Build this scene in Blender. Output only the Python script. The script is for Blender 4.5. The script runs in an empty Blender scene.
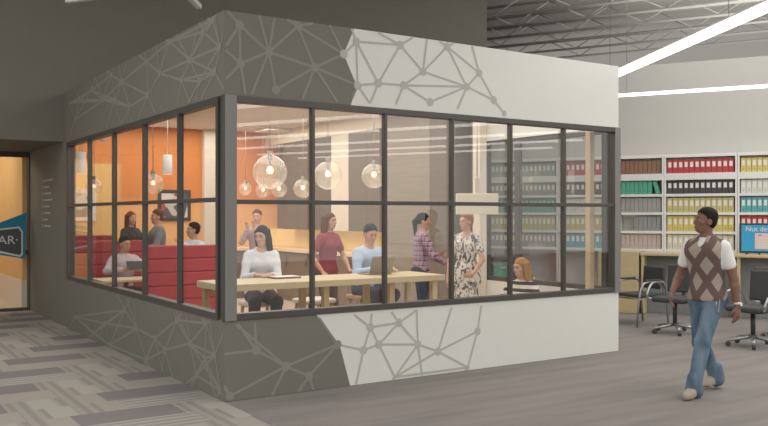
import bpy, bmesh, math, random
import numpy as np
from mathutils import Vector, Matrix
random.seed(7)
C = bpy.context.scene.collection
V = Vector
# ------------------------------------------------------------------ camera geometry
F, CX, HY, CAMH = 841.0, 384.0, 215.0, 1.67
CAM = V((-2.941, -7.056, CAMH))
TH = math.radians(56.6)
FW = V((math.cos(TH), math.sin(TH), 0)); RT = V((math.sin(TH), -math.cos(TH), 0))
def W(px, D, z=0.0):
    p = CAM + FW*D + RT*((px-CX)/F*D); p.z = z; return p
def Wy(px, py, D):
    p = W(px, D); p.z = CAMH+(HY-py)/F*D; return p
def ray(px, py): return FW + RT*((px-CX)/F) + V((0, 0, (HY-py)/F))
def onX(px, py, X0):
    r = ray(px, py); k = (X0-CAM.x)/r.x; p = CAM+r*k; return p
def onY(px, py, Y0):
    r = ray(px, py); k = (Y0-CAM.y)/r.y; p = CAM+r*k; return p
def onZ(px, py, Z0):
    r = ray(px, py); k = (Z0-CAM.z)/r.z; return CAM+r*k
# ------------------------------------------------------------------ materials
def lin(c):
    r = []
    for v in c[:3]:
        v = v/255.0
        r.append(v/12.92 if v <= .04045 else ((v+.055)/1.055)**2.4)
    return (*r, 1.0)
MC = {}
class NT:
    def __init__(s, name, rough=.6, metal=0, spec=.3):
        s.m = bpy.data.materials.new(name); s.m.use_nodes = True
        s.t = s.m.node_tree; s.b = s.t.nodes['Principled BSDF']
        s.b.inputs['Roughness'].default_value = rough; s.b.inputs['Metallic'].default_value = metal
        s.b.inputs['Specular IOR Level'].default_value = spec
    def n(s, typ, **kw):
        o = s.t.nodes.new(typ)
        for k, v in kw.items(): setattr(o, k, v)
        return o
    def l(s, a, b): s.t.links.new(a, b)
    def math(s, op, a, b=None):
        o = s.n('ShaderNodeMath', operation=op)
        for i, v in enumerate((a, b)):
            if v is None: continue
            if isinstance(v, (int, float)): o.inputs[i].default_value = v
            else: s.l(v, o.inputs[i])
        return o.outputs[0]
    def coords(s, which='Object'):
        t = s.n('ShaderNodeTexCoord'); x = s.n('ShaderNodeSeparateXYZ'); s.l(t.outputs[which], x.inputs[0])
        return t.outputs[which], x.outputs[0], x.outputs[1], x.outputs[2]
    def mix(s, fac, a, b):
        o = s.n('ShaderNodeMix', data_type='RGBA')
        if isinstance(fac, (int, float)): o.inputs[0].default_value = fac
        else: s.l(fac, o.inputs[0])
        for i, v in ((6, a), (7, b)):
            if isinstance(v, tuple): o.inputs[i].default_value = v
            else: s.l(v, o.inputs[i])
        return o.outputs[2]
    def color(s, c): s.l(c, s.b.inputs['Base Color'])
def mat(name, c, rough=.6, metal=0, var=.06, scale=6, spec=.3, stretch=None):
    if name in MC: return MC[name]
    k = NT(name, rough, metal, spec); co, x, y, z = k.coords()
    nz = k.n('ShaderNodeTexNoise'); nz.inputs['Scale'].default_value = scale; nz.inputs['Detail'].default_value = 3
    if stretch:
        mp = k.n('ShaderNodeMapping'); mp.inputs['Scale'].default_value = stretch; k.l(co, mp.inputs[0]); k.l(mp.outputs[0], nz.inputs['Vector'])
    else: k.l(co, nz.inputs['Vector'])
    L = lin(c); a = tuple(max(0, v*(1-var*2)) for v in L[:3])+(1,); b = tuple(min(1, v*(1+var*2)) for v in L[:3])+(1,)
    k.color(k.mix(nz.outputs[0], a, b)); MC[name] = k.m; return k.m
def emat(name, c, st):
    if name in MC: return MC[name]
    k = NT(name, .5); k.b.inputs['Base Color'].default_value = lin(c)
    k.b.inputs['Emission Color'].default_value = lin(c); k.b.inputs['Emission Strength'].default_value = st
    MC[name] = k.m; return k.m
def glassmat(name, tint=(.96, .96, .95), ior=1.5, rough=0.0):
    m = bpy.data.materials.new(name); m.use_nodes = True; t = m.node_tree; t.nodes.clear()
    o = t.nodes.new('ShaderNodeOutputMaterial'); mx = t.nodes.new('ShaderNodeMixShader')
    tr = t.nodes.new('ShaderNodeBsdfTransparent'); tr.inputs[0].default_value = (*tint, 1)
    gl = t.nodes.new('ShaderNodeBsdfGlossy'); gl.inputs['Roughness'].default_value = rough
    g = t.nodes.new('ShaderNodeNewGeometry'); dt = t.nodes.new('ShaderNodeVectorMath'); dt.operation = 'DOT_PRODUCT'
    t.links.new(g.outputs['Normal'], dt.inputs[0]); t.links.new(g.outputs['Incoming'], dt.inputs[1])
    def mth(op, a, b):
        n = t.nodes.new('ShaderNodeMath'); n.operation = op
        for i, v in enumerate((a, b)):
            if isinstance(v, (int, float)): n.inputs[i].default_value = v
            else: t.links.new(v, n.inputs[i])
        return n.outputs[0]
    f0 = ((ior-1)/(ior+1))**2                      # Schlick reflectance, the same from both sides of the sheet
    fac = mth('ADD', mth('MULTIPLY', mth('POWER', mth('SUBTRACT', 1.0, mth('ABSOLUTE', dt.outputs['Value'], 0)), 5.0), 1-f0), f0)
    t.links.new(fac, mx.inputs[0]); t.links.new(tr.outputs[0], mx.inputs[1]); t.links.new(gl.outputs[0], mx.inputs[2])
    t.links.new(mx.outputs[0], o.inputs[0]); return m
M = dict(
    dark=mat('dark_paint', (100, 97, 88), .7, var=.03), darkline=mat('dark_line_paint', (120, 117, 108), .7, var=.02),
    white=mat('white_panel_paint', (212, 210, 202), .6, var=.015), whiteline=mat('white_line_paint', (168, 165, 157), .7, var=.02),
    upper=mat('bulkhead_paint', (100, 97, 88), .8, var=.03), frame=mat('window_frame_metal', (66, 62, 58), .45, .2, var=.03),
    frameR=mat('frame_cover_metal', (112, 110, 106), .5, .1, var=.03),
    gray=mat('gray_wall_paint', (176, 174, 167), .7, var=.02), deck=mat('ceiling_deck', (172, 169, 162), .8, var=.04),
    joist=mat('joist_paint', (186, 183, 176), .7, var=.03), cream=mat('cream_paint', (222, 210, 192), .7, var=.02),
    lightfloor=mat('inner_floor', (196, 176, 156), .5, var=.05), ceil_in=mat('inner_ceiling_paint', (216, 208, 196), .8, var=.02),
    tablewood=mat('pale_tabletop_wood', (208, 187, 148), .5, var=.07, scale=3, stretch=(1, 9, 9)),
    legwood=mat('light_leg_wood', (178, 148, 108), .5, var=.1), seatw=mat('offwhite_seat_fabric', (214, 205, 192), .8, var=.04),
    red=mat('red_upholstery', (162, 50, 58), .6, var=.08), redseam=mat('red_seam', (140, 36, 42), .7),
    woodD=mat('dark_walnut_laminate', (94, 83, 73), .5, var=.16, scale=2.2, stretch=(1, .7, 14)),
    woodL=mat('ash_laminate', (138, 128, 115), .5, var=.14, scale=2.2, stretch=(1, .7, 14)),
    woodG=mat('gray_oak_laminate', (106, 97, 88), .5, var=.10, scale=2.2, stretch=(1, .7, 14)),
    counter=mat('pale_stone_counter', (234, 204, 164), .4, var=.05), taupe=mat('taupe_cabinet', (118, 102, 90), .6, var=.05),
    chrome=mat('chrome_tube', (160, 160, 160), .32, .85, var=.02), black=mat('black_fabric', (52, 52, 54), .8, var=.08),
    blackp=mat('black_plastic', (44, 44, 46), .5, var=.05), wshelf=mat('white_shelf_laminate', (222, 220, 214), .5, var=.02),
    desk=mat('tan_desk_laminate', (186, 164, 122), .5, var=.08, scale=3, stretch=(1, 1, 6)), panelg=mat('gray_panel', (112, 114, 112), .7, var=.04),
    pwhite=mat('white_pendant_enamel', (232, 228, 220), .4, var=.02), pglow=emat('glowing_white_shade', (240, 236, 228), .35), cord=mat('pendant_cord', (150, 130, 110), .6), metal=mat('brushed_metal', (128, 120, 108), .4, .7),
    whitefr=mat('white_picture_frame', (226, 222, 214), .5), teal=mat('teal_sign_paint', (28, 118, 146), .5, var=.03), signdark=mat('charcoal_sign_paint', (70, 72, 72), .6), signw=mat('white_sign_paint', (214, 214, 210), .5),
    blue=mat('blue_sign_print', (46, 150, 200), .5, var=.03), pink=mat('pale_pink_print', (224, 190, 186), .6), signred=mat('red_print', (190, 60, 56), .6),
    laptop=mat('silver_laptop_shell', (150, 146, 142), .35, .6), screen=mat('dark_screen', (40, 42, 46), .25), hangsign=mat('cream_sign_board', (238, 226, 204), .6, var=.01))
GLASS = glassmat('clear_window_glass', ior=1.62)
GLOBE = glassmat('blown_globe_glass', tint=(.95, .91, .84), ior=1.8, rough=.1)
def frost(m):
    t = m.node_tree; o = [n for n in t.nodes if n.type == 'OUTPUT_MATERIAL'][0]; src = o.inputs[0].links[0].from_socket
    df = t.nodes.new('ShaderNodeBsdfTranslucent'); df.inputs[0].default_value = (.86, .80, .70, 1); d2 = t.nodes.new('ShaderNodeBsdfDiffuse'); d2.inputs[0].default_value = (.86, .80, .70, 1)
    a = t.nodes.new('ShaderNodeAddShader'); t.links.new(df.outputs[0], a.inputs[0]); t.links.new(d2.outputs[0], a.inputs[1])
    tc = t.nodes.new('ShaderNodeTexCoord'); nz = t.nodes.new('ShaderNodeTexVoronoi'); nz.inputs['Scale'].default_value = 16; t.links.new(tc.outputs['Object'], nz.inputs['Vector'])
    mr = t.nodes.new('ShaderNodeMapRange'); mr.inputs['From Max'].default_value = .6; mr.inputs['To Min'].default_value = .03; mr.inputs['To Max'].default_value = .12; t.links.new(nz.outputs['Distance'], mr.inputs[0])
    mx = t.nodes.new('ShaderNodeMixShader'); t.links.new(mr.outputs[0], mx.inputs[0]); t.links.new(src, mx.inputs[1]); t.links.new(a.outputs[0], mx.inputs[2]); t.links.new(mx.outputs[0], o.inputs[0])
frost(GLOBE)
# ------------------------------------------------------------------ object helpers
class MB:
    """collects shapes, links them as ONE mesh object"""
    def __init__(s): s.bm = bmesh.new(); s.mats = []
    def mi(s, m):
        if m not in s.mats: s.mats.append(m)
        return s.mats.index(m)
    def box(s, a, b, m, bev=0.0, X=None, seg=2):
        a = V(a); b = V(b); lo = V((min(a.x, b.x), min(a.y, b.y), min(a.z, b.z))); hi = V((max(a.x, b.x), max(a.y, b.y), max(a.z, b.z)))
        d = hi-lo; c = (hi+lo)/2
        r = bmesh.ops.create_cube(s.bm, size=1.0); vs = r['verts']
        for v in vs: v.co = V((v.co.x*d.x, v.co.y*d.y, v.co.z*d.z))+c
        fs = list({f for v in vs for f in v.link_faces}); i = s.mi(m)
        for f in fs: f.material_index = i
        if bev > 0:
            es = list({e for v in vs for e in v.link_edges})
            q = bmesh.ops.bevel(s.bm, geom=es, offset=min(bev, min(d)/2.2), segments=seg, affect='EDGES', profile=.5)
            for f in q['faces']: f.material_index = i
            vs = list({v for f in fs+q['faces'] if f.is_valid for v in f.verts})
        if X is not None:
            for v in vs: v.co = X @ v.co
        return s
    def tube(s, pts, r, m, seg=10, cap=True, r2=None, smooth=True):
        pts = [V(p) for p in pts]; rings = []; i = s.mi(m); n = len(pts)
        up = V((0, 0, 1)); prev = None
        for k, p in enumerate(pts):
            if k == 0: d = pts[1]-p
            elif k == n-1: d = p-pts[k-1]
            else: d = (pts[k+1]-p).normalized()+(p-pts[k-1]).normalized()
            d.normalize()
            if prev is None: a = up if abs(d.dot(up)) < .95 else V((1, 0, 0))
            else: a = prev
            u = (a-d*a.dot(d)).normalized(); w = d.cross(u); prev = u
            rr = r if r2 is None else r+(r2-r)*k/(n-1)
            rings.append([s.bm.verts.new(p+u*math.cos(t)*rr+w*math.sin(t)*rr) for t in [2*math.pi*j/seg for j in range(seg)]])
        for k in range(n-1):
            for j in range(seg):
                f = s.bm.faces.new((rings[k][j], rings[k][(j+1) % seg], rings[k+1][(j+1) % seg], rings[k+1][j])); f.material_index = i; f.smooth = smooth
        if cap:
            for q in (rings[0][::-1], rings[-1]):
                f = s.bm.faces.new(q); f.material_index = i
        return s
    def lathe(s, prof, c, m, seg=24):
        c = V(c); i = s.mi(m); rings = []
        for (r, z) in prof:
            if r < 1e-5: rings.append([s.bm.verts.new(c+V((0, 0, z)))])
            else: rings.append([s.bm.verts.new(c+V((r*math.cos(2*math.pi*j/seg), r*math.sin(2*math.pi*j/seg), z))) for j in range(seg)])
        for a, b in zip(rings, rings[1:]):
            for j in range(seg):
                q = [a[j % len(a)], a[(j+1) % len(a)], b[(j+1) % len(b)], b[j % len(b)]]
                u = []
                for v in q:
                    if v not in u: u.append(v)
                if len(u) >= 3:
                    f = s.bm.faces.new(u); f.material_index = i; f.smooth = True
        return s
    def poly(s, pts, m):
        f = s.bm.faces.new([s.bm.verts.new(V(p)) for p in pts]); f.material_index = s.mi(m); return s
    def prism(s, pts, d, m):
        d = V(d); a = [s.bm.verts.new(V(p)) for p in pts]; b = [s.bm.verts.new(V(p)+d) for p in pts]; i = s.mi(m); n = len(a)
        fs = [s.bm.faces.new(a[::-1]), s.bm.faces.new(b)]+[s.bm.faces.new((a[k], a[(k+1) % n], b[(k+1) % n], b[k])) for k in range(n)]
        for f in fs: f.material_index = i
        return s
    def build(s, name, parent=None, fixn=True):
        if fixn: bmesh.ops.recalc_face_normals(s.bm, faces=s.bm.faces)
        me = bpy.data.meshes.new(name); s.bm.to_mesh(me); s.bm.free()
        for m in s.mats: me.materials.append(m)
        o = bpy.data.objects.new(name, me); C.objects.link(o)
        if parent: o.parent = parent
        return o
def tag(o, label, cat, group=None, kind=None):
    o['label'] = label; o['category'] = cat
    if group: o['group'] = group
    if kind: o['kind'] = kind
    return o
def struct(o, label=None, cat=None):
    o['kind'] = 'structure'
    if label: o['label'] = label; o['category'] = cat
    return o
def thing(name, label, cat, loc=(0, 0, 0), rz=0, group=None):
    o = bpy.data.objects.new(name, None); C.objects.link(o); o.location = loc; o.rotation_euler = (0, 0, rz); o.empty_display_size = .1
    return tag(o, label, cat, group)
def dup(root, loc, rz, label, group=None):
    r = root.copy(); C.objects.link(r); r.location = loc; r.rotation_euler = (0, 0, rz); r['label'] = label
    if group: r['group'] = group
    for ch in list(root.children):
        c = ch.copy(); C.objects.link(c); c.parent = r
        for g in list(ch.children):
            d = g.copy(); C.objects.link(d); d.parent = c
    return r
def text_mesh(name, body, size, m, X, parent=None, ext=.002, align='LEFT'):
    cu = bpy.data.curves.new(name, 'FONT'); cu.body = body; cu.size = size; cu.extrude = ext; cu.align_x = align
    o = bpy.data.objects.new(name, cu); C.objects.link(o)
    dg = bpy.context.evaluated_depsgraph_get(); me = bpy.data.meshes.new_from_object(o.evaluated_get(dg))
    bpy.data.objects.remove(o); me.transform(X); me.materials.clear(); me.materials.append(m)
    q = bpy.data.objects.new(name, me); C.objects.link(q)
    if parent: q.parent = parent
    return q
# ------------------------------------------------------------------ the meeting room shell
LX, LY, TOPZ, SILL, HEAD = 5.17, 6.13, 3.50, .72, 2.745
YB = 9.2                                     # inner back wall
T = .12
def in_quad(p, q):                            # point in 2d polygon
    x, y = p; c = False; n = len(q)
    for i in range(n):
        x1, y1 = q[i]; x2, y2 = q[(i+1) % n]
        if (y1 > y) != (y2 > y) and x < (x2-x1)*(y-y1)/(y2-y1)+x1: c = not c
    return c
def clipseg(a, b, lo, hi):                    # Liang-Barsky in 2d
    t0, t1 = 0.0, 1.0; dx = b[0]-a[0]; dy = b[1]-a[1]
    for p, q in ((-dx, a[0]-lo[0]), (dx, hi[0]-a[0]), (-dy, a[1]-lo[1]), (dy, hi[1]-a[1])):
        if abs(p) < 1e-9:
            if q < 0: return None
            continue
        r = q/p
        if p < 0: t0 = max(t0, r)
        else: t1 = min(t1, r)
    if t0 >= t1: return None
    return (a[0]+dx*t0, a[1]+dy*t0), (a[0]+dx*t1, a[1]+dy*t1)
def net(mb, nodes, edges, lo, hi, to3, nrm, matfn, w=.026, rn=.045, eps=.0015):
    """the painted line network: flat strips and dots lying on a wall face"""
    e0 = eps
    for ne, (i, j) in enumerate(edges):
        eps = e0+ne*.00003; a = nodes[i] if isinstance(i, int) else i; b = nodes[j] if isinstance(j, int) else j
        c = clipseg(a, b, lo, hi)
        if not c: continue
        a, b = c; n = max(1, int(math.dist(a, b)/.12)); dx, dy = b[0]-a[0], b[1]-a[1]; L = math.hypot(dx, dy) or 1; ox, oy = -dy/L*w/2, dx/L*w/2
        for k in range(n):
            p = (a[0]+dx*k/n, a[1]+dy*k/n); q = (a[0]+dx*(k+1)/n, a[1]+dy*(k+1)/n)
            mm = matfn(((p[0]+q[0])/2, (p[1]+q[1])/2))
            mb.poly([to3(p[0]+ox, p[1]+oy)+nrm*eps, to3(q[0]+ox, q[1]+oy)+nrm*eps, to3(q[0]-ox, q[1]-oy)+nrm*eps, to3(p[0]-ox, p[1]-oy)+nrm*eps], mm)
    eps = e0+len(edges)*.00003+.0004
    for p in nodes:
        r = min(rn, p[0]-lo[0], hi[0]-p[0], p[1]-lo[1], hi[1]-p[1])
        if r < .02: continue
        mb.poly([to3(p[0]+r*math.cos(t), p[1]+r*math.sin(t))+nrm*eps for t in [2*math.pi*k/14 for k in range(14)]], matfn(p))
# front wall (plane Y=0)
def f2(px, py): p = onY(px, py, 0); return (p.x, p.z)
U = lambda zx, zy: f2(200+zx/2.4, zy/2.4)
Lw = lambda zx, zy: f2(200+zx/1.745, 270+zy/1.745)
wf = MB()
bU = [U(370, 60), U(345, 130), U(376, 205), U(362, 250)]
bU[0] = (bU[0][0], TOPZ); bU[-1] = (bU[-1][0], HEAD)
bL = [Lw(203, 76), Lw(245, 135), Lw(262, 206)]
bL[0] = (bL[0][0], SILL); bL[-1] = (bL[-1][0], 0.0)
P3 = lambda x, z: V((x, 0, z))
def front_band(z0, z1, bnd):
    # front skin in two paints; the rest of the slab behind it
    bb = sorted(bnd, key=lambda p: -p[1])
    wf.poly([P3(0, z1), P3(0, z0)]+[P3(*p) for p in bb[::-1]], M['dark'])
    wf.poly([P3(LX, z0), P3(LX, z1)]+[P3(*p) for p in bb], M['white'])
    for q, m in (([(0, T, z0), (LX, T, z0), (LX, T, z1), (0, T, z1)], M['white']), ([(0, 0, z1), (LX, 0, z1), (LX, T, z1), (0, T, z1)], M['white']),
              ([(0, 0, z0), (LX, 0, z0), (LX, T, z0), (0, T, z0)], M['dark']), ([(LX, 0, z0), (LX, T, z0), (LX, T, z1), (LX, 0, z1)], M['white']), ([(0, 0, z0), (0, T, z0), (0, T, z1), (0, 0, z1)], M['dark'])):
        wf.poly(q, m)
front_band(HEAD, TOPZ, bU); front_band(0, SILL, bL)
def side(b):
    bb = sorted(b, key=lambda p: p[1])
    def fn(p):
        z = min(max(p[1], bb[0][1]), bb[-1][1])
        for (x0, z0), (x1, z1) in zip(bb, bb[1:]):
            if z0 <= z <= z1:
                return M['darkline'] if p[0] < x0+(x1-x0)*(z-z0)/max(1e-6, z1-z0) else M['whiteline']
        return M['whiteline']
    return fn
nU = [U(*p) for p in [(95, 60), (97, 152), (165, 125), (235, 63), (275, 162), (345, 130), (375, 100), (480, 108), (378, 205), (428, 200), (488, 205), (535, 172), (593, 112), (640, 208), (670, 175), (705, 240), (552, 245), (408, 248), (182, 215), (730, 272)]]
eU = [(0, 1), (0, 2), (1, 2), (2, 3), (2, 4), (2, 18), (3, 4), (3, 5), (4, 5), (4, 8), (4, 18), (6, 7), (6, 8), (6, 9), (6, 5), (7, 9), (7, 11), (9, 8), (9, 10), (9, 17), (10, 11), (10, 13), (10, 16), (11, 12), (11, 13), (12, 13), (12, 14), (13, 14), (13, 16), (13, 15), (14, 15), (15, 19), (4, 10) if False else (8, 17),
      (2, U(140, 30)), (2, U(180, 35)), (2, U(120, 235)), (1, U(62, 190)), (1, U(60, 120)), (0, U(62, 110)), (0, U(60, 20)), (3, U(180, 30)), (3, U(215, 30)), (4, U(243, 245)), (4, U(330, 245)), (1, U(110, 235)), (5, U(310, 60)), (3, U(300, 50)), (6, U(360, 60)), (7, U(405, 66)), (7, U(520, 85)), (11, U(545, 88)), (12, U(560, 90)), (12, U(625, 95)), (13, U(618, 262)), (14, U(650, 100)), (10, U(470, 250)), (8, U(365, 235))]
net(wf, nU, eU, (.005, HEAD+.02), (LX-.01, TOPZ-.005), P3, V((0, -1, 0)), side(bU), w=.024, rn=.044)
nL = [Lw(*p) for p in [(98, 140), (15, 150), (150, 168), (190, 185), (240, 130), (52, 220), (297, 100), (285, 140), (312, 130), (347, 92), (380, 130), (415, 142), (340, 187), (484, 107), (467, 170), (378, 70)]]
eL = [(0, 2), (1, 0), (5, 1), (5, 2), (2, 3), (2, 4), (3, 4), (4, 7), (7, 6), (7, 8), (6, 8), (8, 9), (8, 10), (8, 12), (9, 15), (9, 10), (10, 15), (10, 12), (10, 11), (11, 13), (11, 14), (13, 14), (12, 14), (11, 12), (6, 9),
      (0, Lw(60, 85)), (0, Lw(95, 80)), (2, Lw(62, 95)), (2, Lw(125, 220)), (3, Lw(200, 215)), (3, Lw(170, 215)), (6, Lw(265, 75)), (6, Lw(300, 70)), (7, Lw(272, 200)), (12, Lw(325, 200)), (10, Lw(388, 190)), (11, Lw(440, 62)), (13, Lw(492, 55)), (4, Lw(205, 80)), (1, Lw(30, 90)), (9, Lw(330, 68)), (1, Lw(0, 120)), (5, Lw(30, 190)), (14, Lw(455, 182))]
net(wf, nL, eL, (.005, .005), (LX-.01, SILL-.03), P3, V((0, -1, 0)), side(bL), w=.024, rn=.044)
struct(wf.build('wall_front', fixn=False), 'front wall bands of the glazed room, charcoal turning white with line network', 'wall')
# left wall (plane X=0); below the bulkhead it carries on to the door wall
YD = 8.7
wl = MB()
for z0, z1, y0, y1 in ((0, SILL, T, LY-.2), (HEAD, TOPZ, T, LY-.2), (0, TOPZ, LY-.2, YB)):
    wl.box((0, y0, z0), (T, y1, z1), M['dark'])
g2 = lambda px, py: (onX(px, py, 0).y, onX(px, py, 0).z)
Q3 = lambda y, z: V((0, y, z))
def knn_edges(nodes, k):
    es = set()
    for i, a in enumerate(nodes):
        for j in sorted(range(len(nodes)), key=lambda j: math.dist(a, nodes[j]))[1:k+1]: es.add((min(i, j), max(i, j)))
    return list(es)
pA = [(x/3, y/3) for x, y in [(610, 95), (645, 215), (600, 245), (545, 240), (570, 180), (440, 185), (480, 220), (445, 285), (510, 125), (365, 245), (345, 300), (390, 320), (275, 270), (310, 300), (225, 360), (660, 140), (640, 60), (240, 300), (210, 310), (335, 225)]]
pB = [(x/3, 290+y/3) for x, y in [(645, 195), (615, 205), (570, 160), (495, 180), (465, 145), (410, 115), (330, 165), (315, 100), (225, 80), (530, 90), (620, 100), (590, 255), (440, 210), (375, 60), (280, 130), (660, 300)]]
dk = lambda p: M['darkline']
nA = [g2(*p) for p in pA]; nB = [g2(*p) for p in pB]
for nn, pp, lo, hi in ((nA, pA, (.005, HEAD+.02), (LY-.05, TOPZ-.005)), (nB, pB, (.005, .005), (YD-1.2, SILL-.03))):
    ee = knn_edges(pp, 4)
    for i, p in enumerate(nn):                 # a few lines that run off the band
        for j, dxx in enumerate((-.35, .15, .5)):
            if (i+j) % 3 != 2: ee.append((i, (p[0]+dxx, hi[1]+.1) if p[1] > (lo[1]+hi[1])/2 else (p[0]+dxx, lo[1]-.1)))
    net(wl, nn, ee, lo, hi, Q3, V((-1, 0, 0)), dk, w=.024, rn=.042)
# directory of small illegible lines beside the door
for k in range(8):
    y, z = onX(43, 181+k*6.4, 0).y, onX(43, 181+k*6.4, 0).z
    wl.poly([Q3(y+dy, z+dz)+V((-.002, 0, 0)) for dy, dz in ((.06, -.022), (.06, .022), (0, .022), (0, -.022))], M['whiteline'])
    w = [.62, .36, .52, .6, .4, .46, .28, .5][k]
    wl.poly([Q3(y+dy, z+dz)+V((-.002, 0, 0)) for dy, dz in ((-.1, -.013), (-.1, .013), (-.1-w, .013), (-.1-w, -.013))], M['whiteline'])
struct(wl.build('wall_left', fixn=False), 'charcoal left wall bands with line network and small directory', 'wall')
# right wall: glazed near the front, solid wood beyond
wr = MB()
RY = 2.46
wr.box((LX-T, T, 0), (LX, RY, SILL), M['white']); wr.box((LX-T, T, HEAD), (LX, RY, TOPZ), M['white'])
wr.box((LX-T, RY, 0), (LX, YB, TOPZ), M['woodG'])
struct(wr.build('wall_right'), 'right wall of the room, low white band and wood beyond', 'wall')
# back wall, orange above, yellow and peach below
k = NT('orange_two_tone', .7); co, x, y, z = k.coords()
def ramp(k, v, a, b):
    o = k.n('ShaderNodeMapRange'); o.inputs['From Min'].default_value = a; o.inputs['From Max'].default_value = b; k.l(v, o.inputs[0]); return o.outputs[0]
zl = ramp(k, z, 2.62, 2.66); zs = ramp(k, z, 1.78, 2.02); xs = ramp(k, x, 1.65, 1.75)
yel = lin((234, 184, 110)); org = lin((214, 126, 66)); pea = lin((236, 172, 110))
left = k.mix(zl, yel, org); right = k.mix(zs, pea, org)
k.color(k.mix(xs, left, right)); MC['orange'] = k.m
bw = MB(); bw.box((0, YB, 0), (LX, YB+T, TOPZ), k.m)
struct(bw.build('wall_back'), 'two-tone orange back wall of the room', 'wall')
ci = MB(); ci.box((0, 0, TOPZ-.1), (LX, YB, TOPZ), M['ceil_in'])
ci.bm.verts.ensure_lookup_table()
for v in ci.bm.verts:
    v.co.x = min(max(v.co.x, T), LX-T); v.co.y = min(max(v.co.y, T), YB)
struct(ci.build('ceiling'), 'cream ceiling inside the room', 'ceiling')
# ------------------------------------------------------------------ glazing
def glazing(name, p0, du, marks, z0, z1, zr, nrm, frame_w=.034, ends=(.10, .10), label=''):
    """frame rails + posts + panes along p0 + du*u; marks = positions of uprights along u"""
    ang = math.atan2(du.y, du.x); X = Matrix.Translation(p0) @ Matrix.Rotation(ang, 4, 'Z')
    fr = MB(); d = .085; L = marks[-1]
    sgn = 1
    fr.box((0, -.015, z0), (L, d, z0+.06), M['frame'], .004, X); fr.box((0, -.015, z1-.06), (L, d, z1), M['frame'], .004, X)
    fr.box((0, -.0145, z0+.0605), (ends[0], d-.001, z1-.0605), M['frame'], .004, X); fr.box((L-ends[1], -.0145, z0+.0605), (L, d-.001, z1-.0605), M['frame'], .004, X)
    o = struct(fr.build(name), label, 'window')
    for m in marks[1:-1]:
        mb = MB(); mb.box((m-frame_w/2, -.012, z0+.06), (m+frame_w/2, d-.035, z1-.06), M['frame'], .004, X); mb.build('mullion', o)
    mb = MB(); mb.box((ends[0], -.008, zr-.021), (L-ends[1], d-.04, zr+.021), M['frame'], .004, X); mb.build('rail', o)
    us = [ends[0]]+list(marks[1:-1])+[L-ends[1]]
    for i, (a, b) in enumerate(zip(us, us[1:])):
        la = a+(frame_w/2 if i else 0); lb = b-(frame_w/2 if i < len(us)-2 else 0)
        for q0, q1 in ((z0+.06, zr-.021), (zr+.021, z1-.06)):
            g = MB(); g.box((la, .035, q0), (lb, .041, q1), GLASS, 0, X); g.build('pane', o)
    return o
fm = [0.0]+[onY(px, 200, 0).x for px in (313, 385.5, 452.5, 511, 564.5)]+[LX]
glazing('window_1', V((0, 0, 0)), V((1, 0, 0)), fm, SILL, HEAD, 1.79, None, ends=(.12, .085), label='six-bay dark framed glazing in the front wall')
lm = sorted([onX(px, 200, 0).y for px in (178.5, 143.5, 113, 88.5)])
W0 = LY-.2
lmarks = [0]+[W0-y for y in lm[::-1]]+[W0-T]
glazing('window_2', V((0, W0, 0)), V((0, -1, 0)), lmarks, SILL, HEAD, 1.81, None, ends=(.09, .05), label='five-bay dark framed glazing in the left wall')
cp = MB(); cp.box((-.018, -.018, SILL), (.02, .02, HEAD), M['frame']); cp.box((.002, -.022, SILL), (.115, -.015, HEAD), M['frameR'], .002)
struct(cp.build('trim_1'), 'grey corner post cover of the glazing', 'trim')
rm = [0]+[onX(px, 200, LX).y-T for px in (519, 490)]
rm = [0, onX(519.5, 200, LX).y-T, RY-T]
glazing('window_3', V((LX, T, 0)), V((0, 1, 0)), rm, SILL, HEAD, 1.80, None, ends=(.08, .06), frame_w=.10, label='dark framed glazing in the right wall')
pc = onX(487, 200, LX-.14).y
cm = MB(); cm.box((LX-.26, RY-.12, 0), (LX-T-.002, RY+.04, TOPZ-.1), M['cream'], .01); struct(cm.build('trim_2'), 'slim cream pilaster at the end of the right glazing', 'trim')
cm = MB(); p = onY(211.5, 150, YB-.16); cm.box((p.x-.15, YB-.16, 0), (p.x+.15, YB-.002, TOPZ-.1), M['cream'], .01); struct(cm.build('trim_3'), 'cream pilaster on the orange back wall', 'trim')
cm = MB(); cm.box((LX-.082, -.022, SILL), (LX+.016, -.0155, HEAD), M['frameR'], .002); struct(cm.build('trim_7'), 'grey post cover at the right end of the front glazing', 'trim')
cm = MB(); cm.box((LX-.22, .26, SILL), (LX-.14, .34, TOPZ-.1), mat('tan_jamb_wood', (190, 164, 132), .5), .006); struct(cm.build('trim_6'), 'slim tan jamb inside the right front corner', 'trim')
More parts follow.
